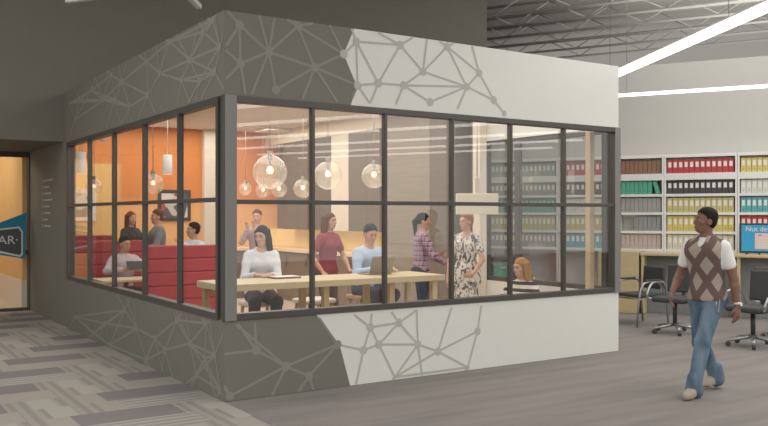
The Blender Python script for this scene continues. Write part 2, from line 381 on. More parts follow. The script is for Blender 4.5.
# ------------------------------------------------------------------ bulkhead, door wall, recess
BX = 8.27
bk = MB()
bk.box((-9, LY, 2.77), (-.001, YD+.15, 6.345), M['upper']); bk.box((-.001, LY, TOPZ+.002), (BX, 14, 6.345), M['upper']); bk.box((-9, YD+.15, 3.3), (-.001, 14, 6.345), M['upper'])
struct(bk.build('wall_upper'), 'tall dark bulkhead wall above and behind the room', 'wall')
dx1 = onY(28.5, 250, YD).x; dz1 = onY(15, 157, YD).z
wd = MB(); wd.box((dx1+.1, YD, 0), (-.002, YD+.15, 2.768), M['dark']); wd.box((-4.5, YD, 0), (dx1-1.15, YD+.15, 2.768), M['dark']); wd.box((dx1-1.15, YD, dz1+.1), (dx1+.1, YD+.15, 2.768), M['dark'])
struct(wd.build('wall_door'), 'charcoal wall holding the glass door', 'wall')
df = MB()
df.box((dx1, YD-.02, 0), (dx1+.1, YD+.1, dz1+.1), M['frame'], .004); df.box((dx1-1.15, YD-.02, 0), (dx1-1.05, YD+.1, dz1+.1), M['frame'], .004); df.box((dx1-1.05, YD-.02, dz1), (dx1, YD+.1, dz1+.1), M['frame'], .004); df.box((dx1-1.05, YD-.02, 0), (dx1, YD+.1, .05), M['frame'], .004)
door = struct(df.build('door_1'), 'dark framed glass door below the bulkhead', 'door')
g = MB(); g.box((dx1-1.05, YD+.03, .05), (dx1, YD+.036, dz1), GLASS); g.build('pane', door)
g = MB(); g.box((dx1-1.05, YD-.01, .98), (dx1, YD+.08, 1.06), M['frame'], .004); g.build('rail', door)
# corridor behind the door
cw = MB(); cw.box((-4.5, 12.0, 0), (-.02, 12.1, 3.3), mat('amber_paint', (226, 176, 108), .7, var=.05)); cw.box((-4.55, YD+.16, 0), (-4.5, 12.1, 3.3), M['cream']); cw.box((-.1, YD+.16, .52), (-.02, 12, 3.3), MC['amber_paint']); cw.box((-.11, YD+.16, 0), (-.02, 12, .519), M['cream'])
struct(cw.build('wall_corridor'), 'amber walls of the corridor behind the door', 'wall')
# door sign
sg = thing('door_sign', 'teal and charcoal sign with white letters in front of the glass door', 'sign')
SY = YD-.06
sp = lambda px, py, dy=0: V((onY(px, py, SY).x, SY-dy, onY(px, py, SY).z))
Sp = lambda x, y, dy=0: sp(x/2.5, 150+y/2.506, dy)
b = MB(); b.prism([Sp(-70, 196), Sp(-70, 252), Sp(0, 263), Sp(63, 273), Sp(67, 156), Sp(0, 182)], (0, .03, 0), M['teal'])
b.prism([Sp(-70, 205, .004), Sp(-70, 246, .004), Sp(0, 258, .004), Sp(50, 268, .004), Sp(57, 263, .004), Sp(57, 204, .004), Sp(48, 192, .004), Sp(0, 197, .004)], (0, .003, 0), M['signw'])
b.prism([Sp(-70, 209, .008), Sp(-70, 242, .008), Sp(0, 253, .008), Sp(48, 263, .008), Sp(53, 259, .008), Sp(53, 206, .008), Sp(46, 196, .008), Sp(0, 201, .008)], (0, .003, 0), M['signdark']); b.build('board', sg)
k0 = Sp(-6, 236, .012); hh = (Sp(0, 214).z-Sp(0, 236).z)
text_mesh('lettering', 'AR\u00b7', hh*1.38, M['signw'], Matrix.Translation(k0) @ Matrix.Rotation(math.pi/2, 4, 'X') @ Matrix.Scale(1.05, 4, V((1, 0, 0))), sg)
# ------------------------------------------------------------------ floor
fl = MB()
kf = NT('plain_grey_carpet', .95, spec=.1); co, x, y, z = kf.coords()
mp = kf.n('ShaderNodeMapping'); mp.inputs['Rotation'].default_value = (0, 0, math.radians(-29.6)); mp.inputs['Scale'].default_value = (.35, 3.0, 1); kf.l(co, mp.inputs[0])
nz = kf.n('ShaderNodeTexNoise'); nz.inputs['Scale'].default_value = 1.6; nz.inputs['Detail'].default_value = 4; kf.l(mp.outputs[0], nz.inputs['Vector'])
rp = ramp(kf, nz.outputs[0], .3, .7); kf.color(kf.mix(rp, lin((104, 98, 95)), lin((120, 113, 108))))
def carpet(name, c, stripes=None, c2=None):
    k = NT(name, .95, spec=.1); co, x, y, z = k.coords()
    nz = k.n('ShaderNodeTexNoise'); nz.inputs['Scale'].default_value = 60; k.l(co, nz.inputs['Vector'])
    a = tuple(v*.93 for v in lin(c)[:3])+(1,); base = k.mix(nz.outputs[0], a, lin(c))
    if stripes:
        ax = x if stripes == 'x' else y
        w = k.math('FRACT', k.math('MULTIPLY', ax, 1/.105)); st = ramp(k, k.math('ABSOLUTE', k.math('SUBTRACT', w, .5)), .2, .3)
        base = k.mix(st, base, lin(c2))
    k.color(base); return k.m
KD = carpet('charcoal_plum_plank', (112, 106, 106)); KL = carpet('pale_stone_plank', (152, 147, 138)); KB = carpet('beige_plank', (146, 138, 129))
KS = carpet('striped_plank', (128, 122, 115), 'x', (140, 134, 126)); KS2 = carpet('striped_plank_cross', (132, 127, 120), 'y', (150, 145, 138))
def fq(x0, y0, x1, y1, m, z=0): fl.poly([(x0, y0, z), (x1, y0, z), (x1, y1, z), (x0, y1, z)], m)
fq(0, -20, 26, 33, kf.m, -.004)
fq(T, T, LX-T, YB, M['lightfloor'], .0)
fq(-5, YD+.1, -.02, 12, M['lightfloor'], .0)
Ht, PX = .405, .42
rng = random.Random(3)
for r in range(-50, 22):
    y0 = r*Ht-.2
    if y0 > YD: continue
    off = (.21*r) % 1.68
    for c in range(-14, 14):
        x = -1.28+off+c*1.68
        segs = []
        if r % 2 == 0:
            segs = [(x, x+.86, KD)]+[(x+.86+i*.205, x+.86+(i+1)*.205, [KS, KL, KS, KB][i]) for i in range(4)]
        else:
            segs = [(x+.3, x+1.14, rng.choice((KB, KL, KS2)))]+[(x+1.14+i*.21, x+1.14+(i+1)*.21, [KS, KL, KS, KB][i]) for i in range(4)]
        for a, b2, m in segs:
            a = max(a, -9); b2 = min(b2, 0.0)
            if b2 > a: fq(a, max(y0, -20), b2, min(y0+Ht, YD), m)
struct(fl.build('floor', fixn=False), 'carpet floor, plank pattern at left and plain grey at right', 'floor')
# ------------------------------------------------------------------ high ceiling with joists (open hall side)
u2 = V((math.cos(TH+math.radians(62.5)), math.sin(TH+math.radians(62.5)), 0)); v2 = V((u2.y, -u2.x, 0))     # along the joists / across
ZC = 6.35
cd = MB(); cd.box((BX+.02, -20, ZC), (34, 34, ZC+.1), M['deck']); cd.box((-9, -20, ZC), (BX+.02, LY-.002, ZC+.1), M['upper'])
struct(cd.build('ceiling'), 'exposed grey deck ceiling of the hall', 'ceiling')
p0 = onZ(488, 28.6, 5.75)
jn = 0
for k in range(-4, 8):
    base = p0+v2*0+FW*0
    q = V((p0.x, p0.y, 0))+v2*(-k*1.02)
    ts = [t*.5 for t in range(-60, 50)]
    ok = [t for t in ts if (q+u2*t).x > BX+.1 and (q+u2*t).y < 33 and (q+u2*t).y > -10 and (q+u2*t).x < 33]
    if len(ok) < 4: continue
    a, b = q+u2*ok[0], q+u2*ok[-1]
    j = MB()
    for zz in (5.75, 6.2):
        for s in (-.035, .035): j.tube([a+v2*s+V((0, 0, zz)), b+v2*s+V((0, 0, zz))], .022, M['joist'], 4)
    n = int((b-a).length/1.5)
    for i in range(n):
        c0 = a+(b-a)*(i/n); c1 = a+(b-a)*((i+.5)/n); c2 = a+(b-a)*((i+1)/n)
        j.tube([c0+V((0, 0, 5.76)), c1+V((0, 0, 6.19))], .013, M['joist'], 4); j.tube([c1+V((0, 0, 6.19)), c2+V((0, 0, 5.76))], .013, M['joist'], 4)
    words = ['nearest', 'second nearest', 'third nearest', 'fourth nearest', 'fifth nearest', 'sixth nearest', 'seventh nearest', 'eighth nearest', 'ninth nearest', 'tenth nearest', 'eleventh nearest', 'farthest']
    tag(j.build('ceiling_joist'), f'{words[jn]} open-web steel joist under the grey hall ceiling', 'joist', 'joists under the hall ceiling'); jn += 1
# ------------------------------------------------------------------ shelf wall
SO = W(694, 14.4)
st = math.radians(63); td = (RT*math.sin(st)-FW*math.cos(st)).normalized(); nd = V((td.y, -td.x, 0))
if nd.dot(CAM-SO) < 0: nd = -nd
SM = Matrix.Translation(SO) @ Matrix(((td.x, -nd.x, 0, 0), (td.y, -nd.y, 0, 0), (0, 0, 1, 0), (0, 0, 0, 1)))   # local x along the wall, y into the wall
def tpx(px, n=0.0):
    q = (px-CX)/F; D0 = 14.4-0; lat0 = (694-CX)/F*14.4
    # point = SO + td*t + nd*n
    a = (SO-CAM+nd*n); num = q*a.dot(FW)-a.dot(RT); den = td.dot(RT)-q*td.dot(FW); return num/den
pw = MB(); pw.box((-4.6, .36, 0), (9, .5, 4.36), M['gray'], 0, SM)
struct(pw.build('wall_shelf'), 'pale grey wall behind the binder shelves', 'wall')
fw_ = MB(); a = W(384, 31); X = Matrix.Translation((20, 33.5, 0)); fw_.box((0, 33.4, 0), (34, 33.5, ZC), mat('far_wall_paint', (128, 126, 120), .8, var=.02)); fw_.box((33.4, -20, 0), (33.5, 33.4, ZC), MC['far_wall_paint']); struct(fw_.build('wall_far'), 'far grey wall of the hall', 'wall')
LV = [2.39, 2.035, 1.715, 1.39, 1.075]
bays = [(tpx(488), tpx(558)), (tpx(558), tpx(618)), (tpx(618), tpx(664)), (tpx(664), tpx(737.5)), (tpx(737.5), tpx(812))]
bay_words = ['half hidden leftmost bay', 'bay behind right glazing', 'narrow bay beside room corner', 'wide bay behind walking man', 'bay at right edge']
def binder_mesh(w, h, dpt, m, lab, pos=.62):
    b = MB(); b.box((0, 0, 0), (w*.94, dpt, h), m, .004, seg=1)
    b.poly([(w*.2, -.001, h*(pos-.17)), (w*.74, -.001, h*(pos-.17)), (w*.74, -.001, h*(pos+.2)), (w*.2, -.001, h*(pos+.2))], lab)
    b.poly([(w*(.47+.09*math.cos(t)), -.0012, h*.2+w*.09*math.sin(t)) for t in [2*math.pi*k/10 for k in range(10)]], M['blackp'])
    bmesh.ops.recalc_face_normals(b.bm, faces=b.bm.faces)
    me = bpy.data.meshes.new('binder'); b.bm.to_mesh(me); b.bm.free()
    for q in b.mats: me.materials.append(q)
    return me
BCOL = dict(red=(176, 52, 58), black=(62, 58, 60), olive=(186, 176, 112), yellow=(200, 180, 92), cream=(198, 194, 168), brown=(128, 92, 70), green=(74, 156, 128), gray=(146, 146, 140), slate=(132, 134, 134), pinkish=(178, 160, 152), teal=(80, 156, 160), white=(206, 204, 192), sage=(140, 158, 142))
LABP = mat('binder_label_paper', (226, 222, 212), .7)
rows = [['sage', 'gray', 'green', 'olive', 'gray'], ['red', 'black', 'white', 'olive', 'teal'], ['brown', 'green', 'gray', 'slate', 'pinkish'], ['red', 'black', 'olive', 'yellow', 'cream'], ['yellow', 'white', 'teal', 'red', 'black']]
HB = [.235, .225, .25, .26, .255]
row_words = ['top shelf', 'second shelf', 'third shelf', 'fourth shelf', 'bottom shelf']
meshes = {}
for bi, (t0, t1) in enumerate(bays):
    s = thing('bookcase', f'white open bookcase of ring binders, {bay_words[bi]}', 'bookcase', SM @ V((t0, 0, 0)), math.atan2(td.y, td.x), 'white bookcases along the grey wall')
    wd_ = t1-t0-.006
    for zt in LV:
        th = .115 if zt == LV[0] else .045
        b = MB(); b.box((.03, 0, zt-th), (wd_-.03, .33, zt), M['wshelf'], .003); b.build('shelf', s)
    b = MB(); b.box((0, 0, 2.665), (wd_, .33, 2.72), M['wshelf'], .003); b.build('top', s)
    for xx in (0, wd_-.03):
        b = MB(); b.box((xx, 0, 0.0), (xx+.03, .33, 2.664), M['wshelf'], .003); b.build('side_panel', s)
    b = MB(); b.box((.03, .33, 0), (wd_-.03, .345, 2.66), M['wshelf']); b.build('back_panel', s)
    for ri in range(5):
        colr = rows[bi][ri]; n = max(3, int((wd_-.1)/.083)); w = (wd_-.1)/n
        if bi == 2: n = int(n*1.15); w = (wd_-.1)/n
        key = (colr, round(w, 4), ri)
        if key not in meshes:
            mm = mat('binder_'+colr, BCOL[colr], .6, var=.05)
            meshes[key] = binder_mesh(w, HB[ri], .26, mm, LABP if bi != 2 else mm)
        skip = {(2, 3): 2, (2, 1): 1}.get((bi, ri), 0)
        for j in range(n-1 if skip == 1 else n):
            if skip == 2 and j < 3: continue
            o = bpy.data.objects.new('ring_binder', meshes[key]); C.objects.link(o)
            o.matrix_world = SM @ Matrix.Translation((t0+.05+j*w, .03, LV[ri]+.001))
            if (bi, ri) == (2, 1) and j == n-2:
                o.matrix_world = SM @ Matrix.Translation((t0+.05+j*w+.07, .03, LV[ri]+.001)) @ Matrix.Rotation(-.3, 4, 'Y')
                tag(o, 'green binder leaning at the end of its row in the narrow bay', 'binder'); continue
            tag(o, f'{colr} ring binder upright on the {row_words[ri]}, {bay_words[bi]}', 'binder', f'{colr} binders on the {row_words[ri]}, {bay_words[bi]}')
# counter in front of the shelves
def frame(px, D, ang):       # matrix at floor below px at depth D
    return Matrix.Translation(W(px, D)) @ Matrix.Rotation(ang, 4, 'Z')
wa = math.atan2(td.y, td.x)
ct = thing('counter_desk', 'long tan topped counter with grey front below the binder shelves', 'counter', SM @ V((0, 0, 0)), wa)
c0, c1 = tpx(640, .55), tpx(815, .55)
b = MB(); b.box((c0, -.58, .985), (c1, -.01, 1.03), M['desk'], .005); b.build('top', ct)
b = MB(); b.box((c0+.02, -.30, .0), (c1-.02, -.27, .985), M['panelg']); b.build('front_panel', ct)
for tt in (c0+.02, tpx(737, .5), c1-.05):
    b = MB(); b.box((tt, -.55, 0), (tt+.05, -.3, .985), M['desk'], .004); b.build('end_panel', ct)
ds = thing('side_desk', 'tan wooden desk end standing beside the room corner', 'desk', SM @ V((0, 0, 0)), wa)
e0, e1 = tpx(598, .62), c0-.005
b = MB(); b.box((e0, -.62, 0), (e1-.01, -.57, 1.05), M['desk'], .006); b.build('front_panel', ds)
b = MB(); b.box((e0, -.56, 1.01), (e1-.01, -.02, 1.05), M['desk'], .006); b.build('top', ds)
b = MB(); b.box((e0, -.56, 0), (e0+.04, -.02, 1.005), M['desk'], .006); b.build('side_panel', ds)
# ------------------------------------------------------------------ blue notice on stand
ns = thing('notice_display', 'bright blue notice display on black stand on the right counter', 'sign', SM @ V((tpx(741.5, .42), -.42, 1.032)), wa)
sw = tpx(775, .42)-tpx(741.5, .42)
b = MB(); b.box((-.035, 0, .02), (sw+.035, .035, .505), M['blackp'], .006); b.build('bezel', ns)
b = MB(); b.box((0, -.006, .055), (sw, 0.0, .475), M['blue']); b.build('screen', ns)
b = MB(); b.box((.2, -.010, .09), (sw-.04, -.007, .345), M['pink']); 
for i in range(4): b.box((.25, -.012, .12+i*.045), (sw-.1, -.0105, .135+i*.045), M['signw'])
b.box((.25, -.012, .305), (sw-.2, -.0105, .322), M['signred']); b.build('panel', ns)
text_mesh('lettering', 'Nut desk', .112, M['signw'], Matrix.Translation((.06, -.0075, .375)) @ Matrix.Rotation(math.pi/2, 4, 'X'), ns)
for xx in (.06, sw/2, sw-.1):
    b = MB(); b.box((xx, .0, 0), (xx+.03, .12, .025), M['blackp'], .004); b.build('foot', ns)
# ------------------------------------------------------------------ linear lights
LED = emat('led_diffuser', (255, 252, 244), 3.2)
def strip(pts, label, group=None, w=.14, h=.07, cables=True):
    a, b = V(pts[0]), V(pts[1]); d = (b-a); L = d.length; X = Matrix.Translation(a) @ Matrix.Rotation(math.atan2(d.y, d.x), 4, 'Z')
    t = thing('linear_light', label, 'light', (0, 0, 0), 0, group)
    m = MB(); m.box((0, -w/2, .012), (L, w/2, h), M['wshelf'], .004, X); m.build('housing', t)
    m = MB(); m.box((.01, -w/2-.004, 0), (L-.01, w/2+.004, .045), LED, 0, X); m.build('diffuser', t)
    if cables:
        for f in (.08, .5, .92):
            m = MB(); p = X @ V((L*f, 0, h)); top = ZC; m.tube([p, V((p.x, p.y, top))], .004, M['metal'], 6); m.build('cable', t)
    return t
ZS = 3.6
a = onZ(768, 9, ZS); b = onZ(620, 74, ZS); d = (b-a).normalized()
strip((a-d*3.2, b+d*1.0), 'long bright linear light running overhead past the room corner', w=.15)
sa = SM @ V((tpx(600, .7), -.7, 0)); sb = SM @ V((tpx(768, .7)+3.0, -.7, 0)); DA = (sa-CAM).dot(FW)
zz = CAMH+(HY-98)/F*(W(620, 1)*0+sa-CAM).dot(FW)
strip((V((sa.x, sa.y, zz)), V((sb.x, sb.y, zz))), 'slim bright linear light along the grey wall above the binders', w=.06, h=.05)
def conduit(px, py, qx, qy, z, label):
    a, b = onZ(px, py, z), onZ(qx, qy, z); d = b-a; L = d.length; X = Matrix.Translation(a) @ Matrix.Rotation(math.atan2(d.y, d.x), 4, 'Z'); t = thing('ceiling_rail', label, 'rail', group='unlit rails hung before the dark bulkhead')
    m = MB(); m.box((0, -.03, 0), (L, .03, .05), M['joist'], .006, X); m.build('rail', t)
    for f in (.3, .9): m = MB(); p = X @ V((L*f, 0, .05)); m.tube([p, V((p.x, p.y, ZC))], .004, M['metal'], 6); m.build('cable', t)
conduit(199, 9, 165, -26, 3.9, 'unlit grey rail end poking in at the top above the room corner')
conduit(67, 3, 140, -6, 3.9, 'unlit pale rail crossing the top edge above the left wall')
# strips over the hall behind the viewer, seen mirrored in the front glazing
refl = [((238, 107.7), (300, 98.5)), ((238, 126), (382, 116)), ((330, 121.5), (508, 123.5 - 9)), ((238, 138.5), (545, 122)), ((300, 147), (602, 130.6)), ((310, 152), (586, 140)), ((389, 155), (553, 148))]
vp = (-1050.0, 215.0)
def along(px, p): return vp[1]+(p[1]-vp[1])*(px-vp[0])/(p[0]-vp[0])
specs = [((238, 107.7), 200, 340), ((310, 121), 200, 470), ((400, 130), 200, 545), ((500, 136), 238, 606), ((500, 144.3), 260, 586), ((480, 151.2), 300, 555)]
for i, (p, xa, xb) in enumerate(specs):
    q = []
    for xx in (xa, xb):
        w3 = onZ(xx, along(xx, p), ZS); q.append(V((w3.x, -w3.y, ZS)))
    strip(q, ['first', 'second', 'third', 'fourth', 'fifth', 'sixth'][i]+' of the parallel linear lights mirrored in the front glass, from the top', 'linear lights mirrored in the front glass', w=.2)
# ------------------------------------------------------------------ bar table + stools
bt = thing('bar_table', 'long pale wood counter-height table along the front glazing', 'table', (1.68, 1.35, 0))
TZ = .955
b = MB(); b.box((-1.28, -.37, TZ-.07), (1.56, .37, TZ), M['tablewood'], .006); b.build('tabletop', bt)
for lx in (-1.46, .9, 1.46) if False else (-1.2, -.02, .86, 1.48):
    for ly in (-.24, .3):
        b = MB(); b.box((lx-.035, ly-.035, 0), (lx+.035, ly+.035, TZ-.071), M['tablewood'] if lx > 1.3 else M['legwood'], .005); b.build('leg', bt)
b = MB(); b.box((-1.2, .27, TZ-.13), (1.44, .33, TZ-.075), M['legwood'], .004); b.build('apron', bt)
def make_stool(label, seatm):
    t = thing('bar_stool', label, 'stool', group='bar stools at the long table')
    b = MB(); b.box((-.21, -.19, .585), (.21, .19, .645), seatm, .025, seg=3); b.build('seat', t)
    for sx in (-1, 1):
        for sy in (-1, 1):
            b = MB(); b.tube([(sx*.16, sy*.14, .59), (sx*.205, sy*.185, 0)], .022, M['legwood'], 8, r2=.015); b.build('leg', t)
    b = MB()
    for s in (-1, 1):
        b.tube([(s*.188, -.168, .26), (s*.188, .168, .26)], .012, M['legwood'], 6); b.tube([(-.188, s*.168, .30), (.188, s*.168, .30)], .012, M['legwood'], 6)
    b.build('stretcher', t)
    return t
s0 = make_stool('bar stool under the woman in the white blouse', M['seatw']); s0.location = (1.36, 2.16, 0)
dup(s0, (2.05, 2.08, 0), .1, 'empty off-white bar stool beside the standing woman in maroon')
s2 = make_stool('tan bar stool under the man in the pale blue shirt', M['legwood']); s2.location = (2.86, 2.16, 0)
# ------------------------------------------------------------------ booths
def booth(x0, x1, yback, face, h, label, seam=True):
    t = thing('booth_bench', label, 'bench', ((x0+x1)/2, yback, 0), 0, 'red booth benches'); w = (x1-x0)/2
    b = MB(); n = 6; hh = (h-.12)/n
    for i in range(n): b.box((-w, -.07, .12+i*hh), (w, .07, .12+(i+1)*hh-.004), M['red'], .02, seg=3)
    b.build('backrest', t)
    b = MB(); b.box((-w, face*.075, .30), (w, face*.55, .46), M['red'], .03, seg=3); b.build('seat', t)
    b = MB(); b.box((-w+.02, -.06, 0), (w-.02, .06, .118), M['woodD']); b.box((-w+.02, face*.08, 0), (w-.02, face*.5, .298), M['woodD']); b.build('plinth', t)
    return t
booth(.68, 2.0, 4.4, 1, 1.25, 'wide red booth back nearest the room corner')
booth(.14, 1.35, 6.45, -1, 1.27, 'red booth bench behind the man reading a tablet')
booth(.14, 1.25, 8.1, 1, 1.32, 'farthest red booth bench near the orange back wall')
def booth_table(x, y, label):
    t = thing('booth_table', label, 'table', (x, y, 0), 0, 'small booth tables')
    b = MB(); b.box((-.42, -.3, .72), (.42, .3, .755), M['tablewood'], .006); b.build('tabletop', t)
    b = MB(); b.tube([(0, 0, .03), (0, 0, .719)], .035, M['metal'], 12); b.build('leg', t)
    b = MB(); b.lathe([(0, 0), (.22, 0), (.22, .012), (.03, .03), (0, .03)], (0, 0, 0), M['metal']); b.build('base', t)
    return t
booth_table(.64, 5.15, 'pale booth table in front of the man reading a tablet')
booth_table(.55, 7.2, 'pale booth table farther back by the left glazing')
# ------------------------------------------------------------------ kitchen along the right / back wall
XF = 4.75; XC = 4.47
yk = lambda px: onX(px, 215, XF).y
ya, yb_, yc, yd, ye, yf, yg = yk(283), yk(331), yk(348.5), yk(386), yk(430), yk(455), RY+.06
def upper(y0, y1, m, label, doors):
    t = thing('wall_cabinet', label, 'cabinet', (0, 0, 0), 0, 'cabinets hung over the counter')
    b = MB(); b.box((XF+.02, y1, 1.385), (LX-T-.002, y0, 3.12), m); b.build('carcass', t)
    for i in range(doors):
        a = y1+(y0-y1)*i/doors; c = y1+(y0-y1)*(i+1)/doors
        d = MB(); d.box((XF, a+.003, 1.385), (XF+.018, c-.003, 3.12), m, .002); d.build('door', t)
    return t
ya = min(ya, YB-.02)
upper(ya, yb_+.003, M['woodD'], 'dark walnut wall cabinet nearest the orange wall', 3)
upper(yb_-.003, yc+.003, M['cream'], 'narrow cream wall cabinet between the wood cabinets', 1)
upper(yc-.003, yd+.003, M['woodG'], 'grey oak wall cabinet above the man with the laptop', 2)
sf = MB(); sf.box((XF, yd+.01, 3.125), (LX-T-.002, YB-.002, TOPZ-.102), M['cream']); struct(sf.build('trim_4'), 'cream soffit above the wall cabinets', 'trim')
def tall(y0, y1, m, label):
    t = thing('tall_cabinet', label, 'cabinet', (0, 0, 0), 0, 'full height wood cabinets')
    b = MB(); b.box((XF+.02, y1, 0), (LX-T-.002, y0, TOPZ-.102), m); b.build('carcass', t)
    for a, c in ((.08, 1.2), (1.205, TOPZ-.105)):
        d = MB(); d.box((XF, y1+.003, a), (XF+.018, y0-.003, c), m, .002); d.build('door', t)
    return t
tall(yd-.003, ye+.003, M['woodL'], 'tall pale ash cabinet behind the woman in plaid')
tall(ye-.003, yf+.003, M['woodG'], 'tall grey oak cabinet left of the woman in patterned dress')
# base cabinets + worktop
bc = thing('base_cabinet', 'taupe base cabinets under the pale worktop on the right wall', 'cabinet')
b = MB(); b.box((XC+.06, yd+.01, 0), (LX-T-.002, YB-.64, .955), M['taupe']); b.build('carcass', bc)
n = 5
for i in range(n):
    a = yd+.01+(YB-.66-yd)*i/n; c = yd+.01+(YB-.66-yd)*(i+1)/n
    b = MB(); b.box((XC+.04, a+.004, .1), (XC+.059, c-.004, .945), M['taupe'], .002); d = b.build('door', bc)
    b = MB(); b.box((XC+.02, c-.08, .7), (XC+.035, c-.06, .88), M['metal'], .003); b.build('handle', d)
bx0 = onY(233, 250, YB-.6).x
b2 = thing('base_cabinet', 'taupe base cabinets under the pale worktop on the orange back wall', 'cabinet')
b = MB(); b.box((bx0, YB-.58, 0), (LX-T-.004, YB-.004, .955), M['taupe']); b.build('carcass', b2)
for i in range(4):
    w = (XC-bx0)/4; b = MB(); b.box((bx0+i*w+.004, YB-.6, .1), (bx0+(i+1)*w-.004, YB-.582, .945), M['taupe'], .002); b.build('door', b2)
wt = MB(); wt.prism([(bx0-.03, YB-.63, .958), (XC, YB-.63, .958), (XC, yd+.012, .958), (LX-T-.004, yd+.012, .958), (LX-T-.004, YB-.004, .958), (bx0-.03, YB-.004, .958)], (0, 0, .05), M['counter'])
tag(wt.build('worktop'), 'pale L-shaped worktop running along back and right walls', 'worktop')
sb_ = MB(); sb_.box((LX-T-.012, yd+.02, 1.012), (LX-T-.002, YB-.004, 1.38), emat('glowing_backsplash_tile', (236, 206, 142), .16)); sb_.box((XF+.1, YB-.012, 1.012), (LX-T-.012, YB-.002, 1.38), MC['glowing_backsplash_tile'])  # tile emission stands in for light from under the cabinets
struct(sb_.build('trim_5'), 'warm glowing backsplash between worktop and wall cabinets', 'trim')
# vent in the ceiling
# ------------------------------------------------------------------ framed pictures on the orange wall
def pic_mat(name, seed, cols):
    k = NT(name, .4); co, x, y, z = k.coords(); v = k.n('ShaderNodeTexVoronoi'); v.inputs['Scale'].default_value = 5.5
    mp = k.n('ShaderNodeMapping'); mp.inputs['Location'].default_value = (seed, seed*.7, 0); k.l(co, mp.inputs[0]); k.l(mp.outputs[0], v.inputs['Vector'])
    r = k.n('ShaderNodeValToRGB'); r.color_ramp.interpolation = 'CONSTANT'; s = k.n('ShaderNodeSeparateColor'); k.l(v.outputs['Color'], s.inputs[0]); k.l(s.outputs[0], r.inputs[0])
    els = r.color_ramp.elements
    while len(els) < len(cols): els.new(.5)
    for i, c in enumerate(cols): els[i].position = i/len(cols); els[i].color = lin(c)
    k.color(r.outputs[0]); return k.m
def picture(px0, px1, py0, py1, label, pm, fm):
    a = onY(px0, py1, YB-.03); c = onY(px1, py0, YB-.03); cc = (a+c)/2; w = (c.x-a.x)/2; h = (c.z-a.z)/2
    t = thing('framed_picture', label, 'picture', (cc.x, YB-.03, cc.z), 0, 'framed pictures on the orange wall')
    b = MB(); f = .07
    for q in (((-w, 0, -h), (w, .026, -h+f)), ((-w, 0, h-f), (w, .026, h)), ((-w, 0, -h+f), (-w+f, .026, h-f)), ((w-f, 0, -h+f), (w, .026, h-f))): b.box(*q, fm, .004)
    b.build('frame', t); b = MB(); b.box((-w+f, .01, -h+f), (w-f, .024, h-f), pm); b.build('print', t)
picture(68, 96, 190, 221, 'white framed picture with dark photograph at the left end of the orange wall', pic_mat('dark_photo_print', 3, [(60, 58, 62), (200, 195, 190), (90, 80, 76), (120, 110, 104)]), M['whitefr'])
picture(158, 191, 190, 221, 'dark framed picture with red, white and blue panels behind the standing man', pic_mat('mixed_photo_print', 8, [(70, 80, 96), (214, 208, 198), (170, 70, 62), (80, 70, 66), (190, 180, 170)]), M['frame'])
# ------------------------------------------------------------------ pendants
BULB = emat('warm_bulb', (255, 226, 184), 2.4)
def globe(px, py, rpx, R, label):
    D = F*R/rpx; p = Wy(px, py, D)
    p.x = min(max(p.x, .12+R), LX-.15-R); p.y = min(p.y, YB-R-.02)
    t = thing('globe_pendant', label, 'pendant lamp', (p.x, p.y, p.z), 0, 'glass globe pendant lamps')
    b = MB(); n = 14; pr = [(R*math.sin(math.pi*i/n), R*math.cos(math.pi*i/n)) for i in range(n+1)]; pr = [(max(r, 0 if i in (n,) else .03*R/.2), z) if i else (.03, R*.99) for i, (r, z) in enumerate(pr)]
    pr[-1] = (0, -R); b.lathe(pr, (0, 0, 0), GLOBE, 28); b.build('glass_globe', t)
    b = MB(); b.lathe([(0, R+.05), (.03, R+.05), (.034, R-.03), (.02, R-.06), (0, R-.06)], (0, 0, 0), M['metal'], 16); b.tube([(0, 0, R-.06), (0, 0, R*.3)], .012, M['metal'], 8); b.build('socket', t)
    b = MB(); q = R*.22; b.lathe([(0, q*2.2), (q*.5, q*1.9), (q, q), (q*.7, .1*q), (0, -.1*q)], (0, 0, -R*.1), BULB, 14); b.build('bulb', t)
    b = MB(); b.tube([(0, 0, R+.05), (0, 0, TOPZ-.1-p.z)], .006, M['cord'], 6); b.build('cord', t)
    return t
globe(270, 172, 17, .20, 'largest glass globe pendant, hung left over the bar table')
globe(328, 175.5, 14, .18, 'glass globe pendant hung above the standing woman in maroon')
globe(374, 176, 12.5, .18, 'glass globe pendant hung left of the third upright of the front glazing')
globe(303, 188.5, 9.5, .165, 'small glass globe pendant just left of the first front mullion')
globe(279, 189.5, 8, .15, 'small glass globe pendant peeping below right of the largest globe')
globe(263, 190.5, 7.5, .15, 'small glass globe pendant peeping below left of the largest globe')
globe(245.5, 189, 6.5, .13, 'smallest glass globe pendant beside the front corner post')
globe(153, 184, 10.5, .15, 'glass globe pendant seen through the left glazing above the standing man')
globe(94, 187, 8, .133, 'glass globe pendant at the far left of the left glazing')
globe(74, 192, 6.5, .108, 'dim glass globe pendant in the first bay of the left glazing')
def cyl(px, py0, py1, wpx, D, label):
    p = Wy(px, (py0+py1)/2, D); p.x = max(p.x, .25); h = (py1-py0)/F*D; r = wpx/F*D/2
    t = thing('white_pendant', label, 'pendant lamp', (p.x, p.y, p.z), 0, 'white cylinder pendant lamps')
    b = MB(); b.lathe([(r*.9, -h/2), (r, -h/2), (r, h/2-.01), (r*.9, h/2), (0, h/2)], (0, 0, 0), M['pglow'], 24); b.build('shade', t)
    b = MB(); b.lathe([(0, -h/2+.06), (r*.7, -h/2+.05), (r*.7, -h/2+.03), (0, -h/2+.02)], (0, 0, 0), BULB, 16); b.build('bulb', t)
    b = MB(); b.tube([(0, 0, h/2), (0, 0, TOPZ-.1-p.z)], .006, M['pwhite'], 6); b.build('cord', t)
